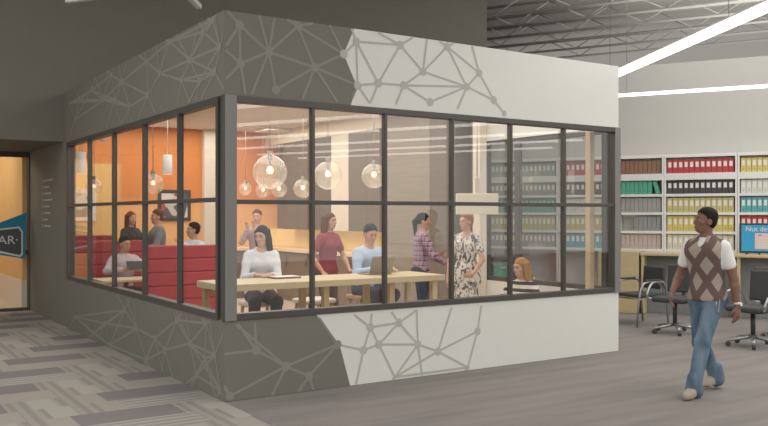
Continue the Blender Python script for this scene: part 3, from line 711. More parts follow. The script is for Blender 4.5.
cyl(167.5, 155, 174.5, 9, 12, 'white cylinder pendant in the fourth bay of the left glazing')
cyl(81, 152, 173, 9, 13.4, 'white cylinder pendant in the first bay of the left glazing')
# white spot on the ceiling track
p = Wy(103, 136, 13.6); t = thing('ceiling_spot', 'small white ceiling spotlight in the second bay of the left glazing', 'spotlight', p)
b = MB(); b.lathe([(0, -.09), (.05, -.09), (.06, .02), (.02, .08), (0, .08)], (0, 0, 0), M['pwhite'], 16); b.build('head', t)
b = MB(); b.tube([(0, 0, .08), (0, 0, TOPZ-.1-p.z)], .015, M['pwhite'], 8); b.build('stem', t)
# hanging blank sign board
pa = Wy(477, 204, 10.6); hs = thing('hanging_sign', 'blank cream sign board hung on a rod above the patterned dress', 'sign', pa, math.atan2(RT.y, RT.x))
ww = 21/F*10.6; h2 = 10.5/F*10.6
b = MB(); b.box((-ww, -.03, -h2), (ww, .03, h2), M['hangsign'], .006); b.build('board', hs)
b = MB(); b.box((-.03, -.02, h2), (.03, .02, h2+.2), M['cream'], .006); b.tube([(0, 0, h2+.19), (0, 0, TOPZ-.1-pa.z)], .01, M['cream'], 8); b.build('rod', hs)
# ceiling diffuser (pale tray under the inner ceiling)
p = onZ(284, 131, TOPZ-.13); b = MB(); b.box((-.5, -.3, -.03), (.5, .3, .028), M['pwhite'], .01); o = b.build('ceiling_diffuser'); o.location = (p.x, min(p.y, 8.6), TOPZ-.13); tag(o, 'pale rectangular air diffuser under the room ceiling', 'vent')
# ------------------------------------------------------------------ chairs in the hall
def visitor_chair(X, label):
    t = thing('visitor_chair', label, 'chair', X.to_translation(), X.to_euler().z)
    b = MB(); b.box((-.24, -.24, .42), (.24, .22, .48), M['black'], .03, seg=3); b.build('seat', t)
    b = MB(); b.box((-.23, .19, .55), (.23, .25, .90), M['black'], .03, X=Matrix.Rotation(-.08, 4, 'X'), seg=3); b.build('backrest', t)
    for s in (-1, 1):
        x = s*.28; b = MB()
        pts = [(x, -.30, 0), (x, -.27, .35), (x, -.23, .56), (x, -.17, .645), (x, -.05, .67), (x, .12, .67), (x, .2, .655), (x, .25, .6), (x, .30, .0)]
        b.tube(pts, .016, M['chrome'], 10); b.build('arm_leg', t)
        b = MB(); b.box((x-.025, -.15, .675), (x+.025, .15, .70), M['blackp'], .01); b.build('armrest', t)
    b = MB(); b.tube([(-.28, -.2, .40), (.28, -.2, .40)], .012, M['chrome'], 8); b.build('cross_bar', t)
    b = MB(); b.tube([(-.28, .2, .40), (.28, .2, .40)], .012, M['chrome'], 8); b.build('cross_bar', t)
    for q in (-.2, .2): b = MB(); b.tube([(q, .235, .40), (q, .235, .6)], .012, M['chrome'], 8); b.build('back_post', t)
    return t
def office_chair(X, label):
    t = thing('office_chair', label, 'chair', X.to_translation(), X.to_euler().z)
    b = MB(); b.box((-.25, -.25, .44), (.25, .22, .52), M['black'], .04, seg=3); b.build('seat', t)
    b = MB(); b.box((-.24, .20, .58), (.24, .26, .98), M['black'], .03, X=Matrix.Rotation(-.10, 4, 'X'), seg=3); b.tube([(0, .2, .46), (0, .29, .52), (0, .31, .7)], .025, M['blackp'], 8); b.build('backrest', t)
    for s in (-1, 1):
        x = s*.31; b = MB(); pts = []
        for i in range(13):
            q = math.pi*i/12; pts.append((x, .04-.27*math.cos(q), .50+.20*math.sin(q)))
        b.tube(pts, .017, M['chrome'], 10); b.tube([(x, -.23, .5), (s*.2, -.12, .46)], .014, M['chrome'], 8); b.tube([(x, .31, .5), (s*.2, .18, .46)], .014, M['chrome'], 8); b.build('armrest', t)
    b = MB(); b.tube([(0, 0, .12), (0, 0, .44)], .03, M['blackp'], 12); b.build('column', t)
    for i in range(5):
        a = 2*math.pi*i/5+.3; e = V((math.cos(a)*.31, math.sin(a)*.31, .075))
        b = MB(); b.tube([(0, 0, .13), e], .028, M['chrome'], 8, r2=.018); leg = b.build('base_arm', t)
        b = MB(); ax = V((-math.sin(a), math.cos(a), 0))*.022; b.tube([V((e.x, e.y, .03))-ax, V((e.x, e.y, .03))+ax], .03, M['blackp'], 12); b.build('caster', leg)
    return t
fa = math.atan2(RT.y, RT.x)            # angle 0 chair faces the viewer (-y local = towards camera)
visitor_chair(frame(640, 12.9, fa-1.15), 'black visitor chair with chrome arm legs beside the tan desk end')
office_chair(frame(675, 11.9, fa-.75), 'black office chair left of the walking man under the counter')
office_chair(frame(753, 10.7, fa-1.0), 'black office chair with curved chrome arm right of the walking man')
office_chair(frame(786, 11.4, fa+.3), 'black office chair cut off by the right edge of the view')
office_chair(frame(512, 14.2, fa+.3), 'dark office chair standing in the hall seen through the right glazing')
gp = mat('green_plastic', (74, 146, 122), .5); X = frame(501, 13.6, fa); ss = thing('storage_tower', 'green drawer tower seen low behind the patterned dress', 'storage', X.to_translation(), X.to_euler().z)
b = MB(); b.box((-.17, -.18, .03), (.17, .2, .9), M['panelg'], .015); b.build('carcass', ss)
for i in range(3):
    b = MB(); b.box((-.155, -.21, .06+i*.28), (.155, -.182, .32+i*.28), gp, .012); dr = b.build('drawer', ss)
    b = MB(); b.box((-.05, -.225, .25+i*.28), (.05, -.212, .275+i*.28), M['chrome'], .005); b.build('handle', dr)
# ------------------------------------------------------------------ people (implicit surfaces -> one continuous mesh each)
def A(*v): return np.array(v, dtype=float)
class Sdf:
    def __init__(s): s.p = []
    def cone(s, a, b, r1, r2, k=.03): s.p.append(('c', A(*a), A(*b), r1, r2, k, 1)); return s
    def ell(s, c, r, k=.03, R=None, sub=False): s.p.append(('e', A(*c), A(*r), R, 0, k, -1 if sub else 1)); return s
    def copy(s): q = Sdf(); q.p = list(s.p); return q
    def mesh(s, name, m, vox, off=0.0, cuts=(), keep_box=None):
        lo = np.full(3, 1e9); hi = -lo; bb = []
        for p in s.p:
            if p[0] == 'c': a = np.minimum(p[1]-p[3], p[2]-p[4]); b = np.maximum(p[1]+p[3], p[2]+p[4])
            else: r = p[2].max(); a = p[1]-r; b = p[1]+r
            bb.append((a, b))
            if p[6] > 0: lo = np.minimum(lo, a); hi = np.maximum(hi, b)
        lo = lo-off-vox*3; hi = hi+off+vox*3
        n = np.ceil((hi-lo)/vox).astype(int)+1; D = np.full(n, .08, dtype=np.float32)
        for p, (a, b) in zip(s.p, bb):
            mg = p[5]+off+vox*3
            i0 = np.maximum(np.floor((a-mg-lo)/vox).astype(int), 0); i1 = np.minimum(np.ceil((b+mg-lo)/vox).astype(int)+1, n)
            if (i1 <= i0).any(): continue
            x = (lo[0]+vox*np.arange(i0[0], i1[0]))[:, None, None]; y = (lo[1]+vox*np.arange(i0[1], i1[1]))[None, :, None]; z = (lo[2]+vox*np.arange(i0[2], i1[2]))[None, None, :]
            if p[0] == 'c':
                d = p[2]-p[1]; L2 = max(d@d, 1e-12)
                h = np.clip(((x-p[1][0])*d[0]+(y-p[1][1])*d[1]+(z-p[1][2])*d[2])/L2, 0, 1)
                q = np.sqrt((x-p[1][0]-d[0]*h)**2+(y-p[1][1]-d[1]*h)**2+(z-p[1][2]-d[2]*h)**2)-(p[3]+(p[4]-p[3])*h)
            else:
                X, Y, Z = x-p[1][0], y-p[1][1], z-p[1][2]
                if p[3] is not None:
                    R = p[3]; X, Y, Z = R[0][0]*X+R[1][0]*Y+R[2][0]*Z, R[0][1]*X+R[1][1]*Y+R[2][1]*Z, R[0][2]*X+R[1][2]*Y+R[2][2]*Z
                r = p[2]; k0 = np.sqrt((X/r[0])**2+(Y/r[1])**2+(Z/r[2])**2); k1 = np.sqrt((X/r[0]**2)**2+(Y/r[1]**2)**2+(Z/r[2]**2)**2)
                q = k0*(k0-1)/np.maximum(k1, 1e-6)
            S = D[i0[0]:i1[0], i0[1]:i1[1], i0[2]:i1[2]]; k = p[5]
            if p[6] > 0:
                h = np.maximum(k-np.abs(S-q), 0)/k; S[...] = np.minimum(S, q)-h*h*k*.25
            else:
                h = np.maximum(k-np.abs(S+q), 0)/k; S[...] = np.maximum(S, -q)+h*h*k*.25
        D -= off
        gx = (lo[0]+vox*np.arange(n[0]))[:, None, None]; gy = (lo[1]+vox*np.arange(n[1]))[None, :, None]; gz = (lo[2]+vox*np.arange(n[2]))[None, None, :]
        for c in cuts:
            if callable(c): D = np.maximum(D, c(gx, gy, gz))
            else:
                (pt, nr) = c; nr = A(*nr)/np.linalg.norm(nr); D = np.maximum(D, (gx-pt[0])*nr[0]+(gy-pt[1])*nr[1]+(gz-pt[2])*nr[2])
        return nets(name, D, lo, vox, m)
def nets(name, D, lo, vox, m):
    D = np.pad(D, 1, constant_values=.05); lo = lo-vox
    I = D < 0; nx, ny, nz = D.shape
    c = np.zeros((nx-1, ny-1, nz-1), int)
    for a in (0, 1):
        for b in (0, 1):
            for d in (0, 1): c += I[a:nx-1+a, b:ny-1+b, d:nz-1+d]
    act = (c > 0) & (c < 8); idx = np.full(act.shape, -1, int); ii = np.argwhere(act); idx[act] = np.arange(len(ii))
    P = np.zeros((len(ii), 3)); N = np.zeros(len(ii))
    cr = [(a, b, d) for a in (0, 1) for b in (0, 1) for d in (0, 1)]
    for p in cr:
        for ax in range(3):
            if p[ax]: continue
            q = list(p); q[ax] = 1
            a = D[ii[:, 0]+p[0], ii[:, 1]+p[1], ii[:, 2]+p[2]]; b = D[ii[:, 0]+q[0], ii[:, 1]+q[1], ii[:, 2]+q[2]]
            s = (a < 0) != (b < 0); t = np.where(s, a/np.where(s, a-b, 1), 0)
            for k in range(3): P[:, k] += np.where(s, p[k]+(t if k == ax else 0), 0)
            N += s
    P = (ii+P/N[:, None])*vox+lo
    F_ = []
    for ax in range(3):
        A0 = np.moveaxis(I, ax, 0); X = np.moveaxis(idx, ax, 0)
        s = A0[:-1] != A0[1:]; s[:, 0, :] = False; s[:, :, 0] = False; s[:, -1, :] = False; s[:, :, -1] = False
        e = np.argwhere(s); ins = A0[:-1][s]
        q = np.stack([X[e[:, 0], e[:, 1]-1, e[:, 2]-1], X[e[:, 0], e[:, 1], e[:, 2]-1], X[e[:, 0], e[:, 1], e[:, 2]], X[e[:, 0], e[:, 1]-1, e[:, 2]]], 1)
        fl_ = ins if ax != 1 else ~ins
        q[~fl_] = q[~fl_][:, ::-1]; F_.append(q)
    Q = np.concatenate(F_); Q = Q[(Q >= 0).all(1)]
    me = bpy.data.meshes.new(name); me.vertices.add(len(P)); me.vertices.foreach_set('co', P.astype(np.float32).ravel())
    me.loops.add(len(Q)*4); me.loops.foreach_set('vertex_index', Q.astype(np.int32).ravel())
    me.polygons.add(len(Q)); me.polygons.foreach_set('loop_start', np.arange(len(Q), dtype=np.int32)*4); me.polygons.foreach_set('use_smooth', np.ones(len(Q), bool))
    me.update(calc_edges=True); me.validate(); me.materials.append(m); return me
def rotm(yaw=0, pitch=0, roll=0):
    return np.array((Matrix.Rotation(yaw, 3, 'Z') @ Matrix.Rotation(pitch, 3, 'X') @ Matrix.Rotation(roll, 3, 'Y')))
def unit(v): v = A(*v); return v/max(np.linalg.norm(v), 1e-9)
def ik(S, E, l1, l2, pole):
    d = E-S; L = np.linalg.norm(d)
    if L > (l1+l2)*.995: E = S+d/L*(l1+l2)*.995; d = E-S; L = np.linalg.norm(d)
    u = d/L; a = (l1*l1-l2*l2+L*L)/(2*L); h = math.sqrt(max(l1*l1-a*a, 0)); pl = A(*pole); pl = pl-u*(pl@u); pl = unit(pl); return S+u*a+pl*h, E
def hand(s, wr, d, side_v, curl=.5, k=.004, sgn=1, sc=1.0):
    """d: direction of the hand, side_v: direction of the thumb side; palm normal = cross"""
    d = unit(d); t = unit(side_v-d*(A(*side_v)@d)); nrm = np.cross(d, t)*sgn
    c = wr+d*.045*sc; R = np.stack([t, d, np.cross(t, d)], 1)
    s.ell(c, (.040*sc, .052*sc, .017*sc), .012, R)
    for i, (o, L) in enumerate(((.029, .072), (.010, .080), (-.010, .075), (-.028, .060))):
        b = wr+d*.080*sc+t*o*sc; ang = curl*(.45+.12*i); L *= sc
        p1 = b+(d*math.cos(ang)+nrm*math.sin(ang)+t*o*1.2)*L*.5; a2 = ang*2.1; p2 = p1+(d*math.cos(a2)+nrm*math.sin(a2))*L*.5
        s.cone(b, p1, .0095*sc, .0088*sc, k); s.cone(p1, p2, .0088*sc, .0075*sc, k)
    b = wr+d*.025*sc+t*.030*sc; p1 = b+(t*.62+d*.7+nrm*.2)*.040*sc; p2 = p1+(t*.25+d*.85+nrm*.35)*.032*sc
    s.cone(b, p1, .0125*sc, .0105*sc, .008); s.cone(p1, p2, .0105*sc, .0085*sc, k)
def skinmat(name, c):
    return mat(name, c, .55, 0, .03, 14)
def hairmat(name, c):
    k = NT(name, .75, spec=.12); co, x, y, z = k.coords(); mp = k.n('ShaderNodeMapping'); mp.inputs['Scale'].default_value = (1, 1, .35); k.l(co, mp.inputs[0])
    n = k.n('ShaderNodeTexNoise'); n.inputs['Scale'].default_value = 120; n.inputs['Detail'].default_value = 2; k.l(mp.outputs[0], n.inputs['Vector'])
    k.color(k.mix(n.outputs[0], tuple(v*.5 for v in lin(c)[:3])+(1,), tuple(v*1.4 for v in lin(c)[:3])+(1,)))
    b = k.n('ShaderNodeBump'); b.inputs['Strength'].default_value = .6; b.inputs['Distance'].default_value = .01; k.l(n.outputs[0], b.inputs['Height']); k.l(b.outputs[0], k.b.inputs['Normal']); return k.m
HAIRM = dict(black=hairmat('black_hair', (22, 17, 16)), brown=hairmat('brown_hair', (92, 58, 38)), red=hairmat('auburn_hair', (124, 52, 32)), blonde=hairmat('blonde_hair', (170, 128, 86)), ginger=hairmat('ginger_hair', (166, 110, 66)))
EYEW = mat('eye_white', (176, 168, 160), .3); IRIS = mat('eye_iris', (48, 34, 26), .3); LIPM = {}
def person(label, loc, heading, skin, hair, hairstyle, top, bottom, H=1.75, sex='m', sit=None, lean=(0, 0), twist=0, hyaw=0, hpitch=0,
           wr=None, pole=((-.6, -.6, -.4), (.6, -.6, -.4)), hd=(None, None), ht=(None, None), curl=(.5, .5), ank=None, kpole=((-.1, 1, .1), (.1, 1, .1)), toe=None,
           sleeve='long', hipz=.945, vox=.009, dress=False, shoe=None, topname='shirt', botname='trousers', flare=.0, vest=None, hem=None, neck_v=.0, belt=None, group=None):
    f = sex == 'f'; g = 1.0; s = H/1.78
    hz = sit+.10 if sit else hipz
    hip = A(0, 0, hz/s if not sit else hz); sp = unit((lean[0], lean[1], 1)); sx = A(math.cos(twist), math.sin(twist), 0); sy = A(-math.sin(twist), math.cos(twist), 0)
    waist = hip+sp*.17; chest = hip+sp*.35+sy*.005; nb = hip+sp*.525; shw = .152 if f else .172
    SH = [hip+sp*.448-sx*shw, hip+sp*.448+sx*shw]
    hv = unit((lean[0]*.6, lean[1]*.6+.12, 1)); hc = nb+hv*.165
    HR = rotm(twist*.5+hyaw, hpitch); Hp = lambda x, y, z: hc+HR@A(x, y, z)
    # body ------------------------------------------------------
    tor = Sdf(); hw = .168 if f else .158; Rt = rotm(twist)
    tor.ell(hip+A(0, -.01, .01), (hw, .115, .125), .05); tor.ell(waist, (.125 if f else .142, .098, .15), .06, rotm(twist*.5)); tor.ell(chest, (.148 if f else .172, .108 if f else .118, .175), .06, Rt)
    tor.cone(SH[0]+sx*.035-A(0, 0, .01), SH[1]-sx*.035-A(0, 0, .01), .055, .055, .06); tor.cone(nb-sp*.05, nb+sp*.0, .066, .050, .04)
    for q in (0, 1): tor.cone(nb-sp*.035-sy*.015, SH[q]*.75+nb*.25-sp*.035-sy*.01, .042, .038, .05)
    if f:
        for q in (-1, 1): tor.ell(chest+sx*q*.068+sy*.082-A(0, 0, .0), (.056, .05, .058), .035)
    else:
        for q in (-1, 1): tor.ell(chest+sx*q*.075+sy*.07+A(0, 0, .05), (.075, .045, .06), .04)
    legs = Sdf(); FT = Sdf(); hj = [hip+A(-.080, 0, -.03), hip+A(.080, 0, -.03)]
    if ank is None: ank = [(-.10, -.02, .085), (.10, .02, .085)] if not sit else [(-.13, .36, (sit-.44)+.09 if sit > .6 else .09), (.13, .36, (sit-.44)+.09 if sit > .6 else .09)]
    legs.ell(hip+A(0, -.02, -.02), (hw, .12, .11), .05)
    AK = []
    for i in (0, 1):
        kn, an = ik(hj[i], A(*ank[i]), .435, .425, kpole[i]); AK.append(an)
        legs.cone(hj[i], kn, .082 if not f else .084, .056, .05); legs.cone(kn, an, .056, .038+flare*.5, .03)
        cd_ = unit(an-kn); back = unit(A(0, -1, 0)-cd_*(A(0, -1, 0)@cd_)); legs.cone(kn+cd_*.10+back*.018, kn+cd_*.20+back*.012, .046, .04, .03)
        legs.cone(hj[i]+A(0, -.032, .0), hj[i]+A(0, -.032, .02), .082, .078, .05)
        td_ = unit((-.12 if i == 0 else .12, 1, 0)) if toe is None or toe[i] is None else unit(toe[i])
        heel = an+A(0, 0, -.045)-unit(A(td_[0], td_[1], 0))*.04; ball = heel+td_*.17+A(0, 0, -.005); tip = heel+td_*.225+A(0, 0, -.010)
        FT.cone(an, heel+A(0, 0, .0), .040, .036, .03); FT.cone(heel, ball, .037, .037, .03); FT.cone(ball, tip, .036, .026, .02); FT.cone(an+A(0, 0, -.01), ball, .036, .024, .03)
    arms = Sdf(); hands = Sdf(); up = [Sdf(), Sdf()]; fo = [Sdf(), Sdf()]
    if wr is None: wr = [(-.25, .05, hz-.08), (.25, .05, hz-.08)]
    WR = []; EL = []
    for i in (0, 1):
        el, w = ik(SH[i], A(*wr[i]), .30, .265, pole[i]); WR.append(w); EL.append(el)
        m1 = SH[i]*.65+el*.35
        for q in (arms, up[i]): q.cone(SH[i], m1, .056 if not f else .048, .05 if not f else .043, .03); q.cone(m1, el, .049 if not f else .042, .039 if not f else .034, .03)
        m2 = el*.7+w*.3
        for q in (arms, fo[i]): q.cone(el, m2, .039 if not f else .034, .040 if not f else .035, .02); q.cone(m2, w, .040 if not f else .035, .027 if not f else .023, .02)
        d = unit(w-el) if hd[i] is None else unit(hd[i]); tv = A(0, 1, .2) if ht[i] is None else A(*ht[i])
        # palm normal must face in/flexion side: choose the thumb so that fingers curl inward
        hand(hands, w, d, tv, curl[i], sgn=1 if i == 0 else -1, sc=1.0 if not f else .9)
    head = Sdf(); e = lambda c, r, k=.02, sub=False: head.ell(Hp(*c), r, k, HR, sub)
    cone = lambda a, b, r1, r2, k=.012: head.cone(Hp(*a), Hp(*b), r1, r2, k)
    w_ = .94 if f else 1.0
    e((0, -.014, .030), (.075*w_, .094, .086), .03); e((0, .022, -.045), (.056*w_, .066, .072), .03); e((0, .052, -.092), (.026*w_, .026, .02), .03)
    e((-.042*w_, .052, -.02), (.022, .02, .022), .02); e((.042*w_, .052, -.02), (.022, .02, .022), .02)
    cone((-.036, .070, .028), (.036, .070, .028), .014, .014, .02)
    e((-.031, .094, .008), (.019, .016, .012), .012, True); e((.031, .094, .008), (.019, .016, .012), .012, True)
    cone((0, .082, .012), (0, .104, -.026), .008, .0125, .010); cone((-.013, .092, -.030), (.013, .092, -.030), .008, .008, .008)
    e((0, .082, -.060), (.024, .012, .007), .008); e((0, .080, -.069), (.020, .012, .007), .008)
    for q in (-1, 1): e((q*.076*w_, -.008, -.008), (.011, .024, .033), .008); e((q*.084*w_, -.004, -.006), (.006, .014, .02), .006, True)
    neck = Sdf(); neck.cone(nb-sp*.04, Hp(0, -.022, -.055), .054 if not f else .046, .050 if not f else .042, .03)
    body = Sdf(); body.p = tor.p+legs.p+FT.p+arms.p+neck.p+head.p+hands.p
    sm = skinmat(f'skin_{skin[0]}_{skin[1]}', skin)
    o = bpy.data.objects.new('person', body.mesh('person', sm, vox)); C.objects.link(o)
    o.location = loc; o.rotation_euler = (0, 0, heading-math.pi/2); o.scale = (s,)*3 if not sit else (1, 1, 1)
    tag(o, label, 'person', group)
    def add(nm, me):
        q = bpy.data.objects.new(nm, me); C.objects.link(q); q.parent = o; return q
    # clothes ---------------------------------------------------
    T_ = Sdf(); T_.p = list(tor.p)
    ncut = (nb+sp*.012, sp+sy*neck_v)
    hemz = hip[2]-.09 if hem is None else hem
    lower_cut = (A(0, 0, hemz), (0, 0, -1))
    off = .014
    def sleeves(q, kind):
        for i in (0, 1):
            if kind == 'long': q.p += up[i].p+fo[i].p
            elif kind == 'short':
                m1 = SH[i]*.45+EL[i]*.55; q.cone(SH[i], m1, .052 if not f else .046, .050 if not f else .045, .03)
            elif kind == 'none': pass
    cutw = []
    if sleeve == 'long':
        for i in (0, 1):
            dd = unit(WR[i]-EL[i]); ww_ = WR[i]-dd*.012
            cutw.append(lambda x, y, z, ww_=ww_, dd=dd: np.where((x-ww_[0])**2+(y-ww_[1])**2+(z-ww_[2])**2 < .085**2, (x-ww_[0])*dd[0]+(y-ww_[1])*dd[1]+(z-ww_[2])*dd[2], -1.0))
    if dress:
        T_.cone(hip+A(0, 0, .0), hip+A(0, 0, -.42), .15, .19, .06); lower_cut = (A(0, 0, hip[2]-.46), (0, 0, -1))
        T_.ell(hip+A(0, 0, -.1), (.19, .15, .2), .06)
    elif not sit or hemz < hip[2]:
        T_.ell(hip+A(0, -.01, -.04), (hw+.004, .122, .12), .05)
    if vest is None:
        q = T_.copy(); sleeves(q, sleeve); add(topname, q.mesh(topname, top, vox, off, [ncut, lower_cut]+cutw))
    else:
        q = T_.copy(); sleeves(q, sleeve); u = q.copy(); add(topname, u.mesh(topname, top, vox, .010, [ncut, (A(0, 0, chest[2]-.18), (0, 0, -1))]+cutw))
        c2 = []
        for i in (0, 1):
            sd = sx*(-1 if i == 0 else 1); P_, N_ = SH[i]+sd*.012, unit(sd*1.0+A(0, 0, -.12)); c2.append(lambda x, y, z, P_=P_, N_=N_: np.minimum((x-P_[0])*N_[0]+(y-P_[1])*N_[1]+(z-P_[2])*N_[2], (z-P_[2]+.22)*.6))
        v = T_.copy()
        def vc(x, y, z):
            dx, dy, dz = (x-nb[0])*sx[0]+(y-nb[1])*sx[1], (x-nb[0])*sy[0]+(y-nb[1])*sy[1], z-nb[2]
            a = .052-np.sqrt(dx**2*1.8+(dy-.09)**2*.35+dz**2*.42); b = np.minimum(.068-np.sqrt(dx**2+(dy+.0)**2), dz+.05); return np.maximum(a, b)
        add('vest', v.mesh('vest', vest, vox, .021, [(nb+sp*.03, sp), lower_cut, vc]+c2))
    if not dress:
        q = Sdf(); q.p = list(legs.p)
        if flare:
            for i in (0, 1): q.cone(AK[i]+A(0, 0, .07), AK[i]+A(0, 0, -.03), .05, .05+flare, .03)
        zc = hip[2]+.045
        cuts = [(A(0, 0, zc), (0, 0, 1))]
        add(botname, q.mesh(botname, bottom, vox, .013, cuts))
    if shoe is not None:
        for i in (0, 1):
            q = Sdf(); q.p = FT.p[4*i:4*i+4]; ac = AK[i]
            add('shoe', q.mesh('shoe', shoe, vox*.8, .008, [(ac+A(0, 0, .0), (0, 0, 1)), (A(0, 0, (ac[2]-.085)*1.0), (0, 0, -1))]))
    # hair ------------------------------------------------------
    hs = Sdf(); hs.ell(Hp(0, -.016, .034), (.077*w_, .094, .087), .02, HR); hm = HAIRM[hair]
    Rn = lambda v: HR@A(*v)
    if hairstyle == 'short':
        P1, N1, YN = Hp(0, .052, .064), Rn((0, .62, -.78)), Rn((0, 1, 0)); PY = Hp(0, .016, 0); ER = [Hp(q*.078, -.004, -.01) for q in (-1, 1)]
        fcut = lambda x, y, z: np.minimum((x-P1[0])*N1[0]+(y-P1[1])*N1[1]+(z-P1[2])*N1[2], (x-PY[0])*YN[0]+(y-PY[1])*YN[1]+(z-PY[2])*YN[2])
        ecut = lambda x, y, z: np.maximum(*[.027-np.sqrt((x-e_[0])**2+(y-e_[1])**2+(z-e_[2])**2*.7) for e_ in ER])
        hs.ell(Hp(0, -.038, -.02), (.058*w_, .055, .050), .03, HR); hs.ell(Hp(0, -.02, .066), (.068*w_, .080, .060), .03, HR)
        add('hair', hs.mesh('hair', hm, vox*.7, .010 if hair == 'ginger' else .006, [fcut, ecut, (Hp(0, .0, -.048), Rn((0, .3, -1)))]))
    else:
        L = dict(bob=.15, long=.36, ponytail=.0)[hairstyle]
        hs.p = []; hs.ell(Hp(0, -.016, .034), (.076*w_, .093, .086), .02, HR)
        if L:
            rs = np.random.RandomState(len(label)); n = 22
            for i in range(n):
                ph = (i/(n-1)*2-1)*1.95; sn, cs = math.sin(ph), math.cos(ph); j = rs.uniform(-.006, .006); ln = L*(1+rs.uniform(-.12, .05))*(1 if hairstyle == 'bob' else 1.05-.25*abs(sn))
                p0 = Hp(.012*sn, -.02, .106); p1 = Hp((.074+j)*w_*sn, -.022-.090*cs, .045); p2 = Hp((.080+j)*w_*sn, -.030-.082*cs, -.05); p3 = Hp((.076+j*2)*sn, -.040-.060*cs, -.07-ln*.55)
                fw = .05 if hairstyle == 'long' and sn > .3 else -.01
                p4 = Hp((.072+j*3)*sn, -.045-.055*cs+fw, -.07-ln)
                hs.cone(p0, p1, .010, .015, .007); hs.cone(p1, p2, .015, .017, .007); hs.cone(p2, p3, .017, .016, .007); hs.cone(p3, p4, .016, .007, .007)
        if hairstyle == 'ponytail':
            hs.cone(Hp(0, -.095, .03), Hp(.0, -.125, -.01), .024, .030, .02); hs.cone(Hp(0, -.125, -.01), Hp(0, -.12, -.20), .032, .014, .02)
        cutf = (Hp(0, .052, .07), Rn((0, .86, -.50)))
        ff = lambda x, y, z: np.where(True, .080-np.sqrt(((x-Hp(0, .075, -.025)[0])**2+(y-Hp(0, .075, -.025)[1])**2+((z-Hp(0, .075, -.025)[2])*.90)**2)), 0)
        add('hair', hs.mesh('hair', hm, vox*.75, .007, [ff]+([(Hp(0, 0, -.06), Rn((0, .5, -1)))] if False else [])))
    # face ------------------------------------------------------
    for q in (-1, 1):
        b = MB(); b.lathe([(.0115*math.sin(math.pi*i/8), .0115*math.cos(math.pi*i/8)) for i in range(9)], (0, 0, 0), EYEW, 12)
        b.mi(IRIS)
        for fc in b.bm.faces:
            if fc.calc_center_median().z > .0075: fc.material_index = 1
        p = Hp(q*.031, .0715, .007); m3 = Matrix(HR.tolist()).to_4x4() @ Matrix.Rotation(-math.pi/2, 4, 'X')
        for v in b.bm.verts: v.co = m3 @ v.co + V(p)
        b.build('eye', o)
        b = MB(); b.tube([V(Hp(q*.014, .0885, .027)), V(Hp(q*.031, .0885, .032)), V(Hp(q*.047, .077, .027))], .0028, hm, 6); b.build('eyebrow', o)
    lm_ = mat(f'lips_{skin[0]}', tuple(int(v*k) for v, k in zip(skin, (.86, .66, .64))), .5)
    q = Sdf(); q.ell(Hp(0, .0865, -.064), (.021, .008, .0085), .004, HR); add('lips', q.mesh('lips', lm_, .004))
    return o, dict(WR=WR, EL=EL, hip=hip, SH=SH, hc=hc, o=o, s=s if not sit else 1)
# cloth patterns
def cloth(name, c, var=.05): return mat('cloth_'+name, c, .85, 0, var, 9, .15)
def argyle():
    k = NT('argyle_knit', .9, spec=.1); co, x, y, z = k.coords()
    a = k.math('MULTIPLY', k.math('ARCTAN2', x, k.math('ADD', y, .06)), .16/.165)
    def tri(v): return k.math('ABSOLUTE', k.math('SUBTRACT', k.math('FRACT', v), .5))
    d = k.math('ADD', tri(k.math('ADD', a, .33)), tri(k.math('MULTIPLY', z, 1/.30)))
    a2 = k.math('ADD', a, .83); d2 = k.math('ADD', tri(a2), tri(k.math('ADD', k.math('MULTIPLY', z, 1/.30), .5)))
    m = k.math('MINIMUM', d, d2); f = k.math('LESS_THAN', m, .30)
    k.color(k.mix(f, lin((92, 73, 69)), lin((152, 137, 125)))); return k.m
def plaid():
    k = NT('plaid_cloth', .9, spec=.1); co, x, y, z = k.coords()
    s = lambda v, p, w: k.math('LESS_THAN', k.math('FRACT', k.math('MULTIPLY', v, 1/p)), w)
    h = k.math('ADD', k.math('MULTIPLY', s(z, .07, .45), .5), k.math('MULTIPLY', s(k.math('ADD', x, y), .07, .45), .5))
    c = k.mix(h, lin((160, 130, 144)), lin((82, 54, 78))); ln = k.math('MAXIMUM', s(z, .07, .1), s(k.math('ADD', x, y), .07, .1)); k.color(k.mix(ln, c, lin((176, 156, 166)))); return k.m
def blot():
    k = NT('blotched_dress_cloth', .85, spec=.1); co, x, y, z = k.coords(); n = k.n('ShaderNodeTexNoise'); n.inputs['Scale'].default_value = 19; n.inputs['Detail'].default_value = 1; n.inputs['Distortion'].default_value = 1.2
    mp = k.n('ShaderNodeMapping'); mp.inputs['Scale'].default_value = (1, 1, .6); mp.inputs['Rotation'].default_value = (0, .6, 0); k.l(co, mp.inputs[0]); k.l(mp.outputs[0], n.inputs['Vector'])
    f = ramp(k, n.outputs[0], .47, .56); k.color(k.mix(f, lin((222, 214, 204)), lin((92, 84, 80)))); return k.m
def stripes():
    k = NT('striped_cloth', .85, spec=.1); co, x, y, z = k.coords(); f = k.math('LESS_THAN', k.math('FRACT', k.math('MULTIPLY', z, 1/.085)), .5); k.color(k.mix(f, lin((60, 54, 54)), lin((220, 212, 206)))); return k.m
def jeans():
    k = NT('blue_denim', .85, spec=.1); co, x, y, z = k.coords(); n = k.n('ShaderNodeTexNoise'); n.inputs['Scale'].default_value = 7; n.inputs['Detail'].default_value = 4
    mp = k.n('ShaderNodeMapping'); mp.inputs['Scale'].default_value = (1, 1, .4); k.l(co, mp.inputs[0]); k.l(mp.outputs[0], n.inputs['Vector'])
    k.color(k.mix(ramp(k, n.outputs[0], .35, .68), lin((54, 72, 92)), lin((104, 124, 142)))); return k.m
ang_of = lambda v: math.atan2(v.y, v.x)
toCam = ang_of(-FW)              # facing the viewer
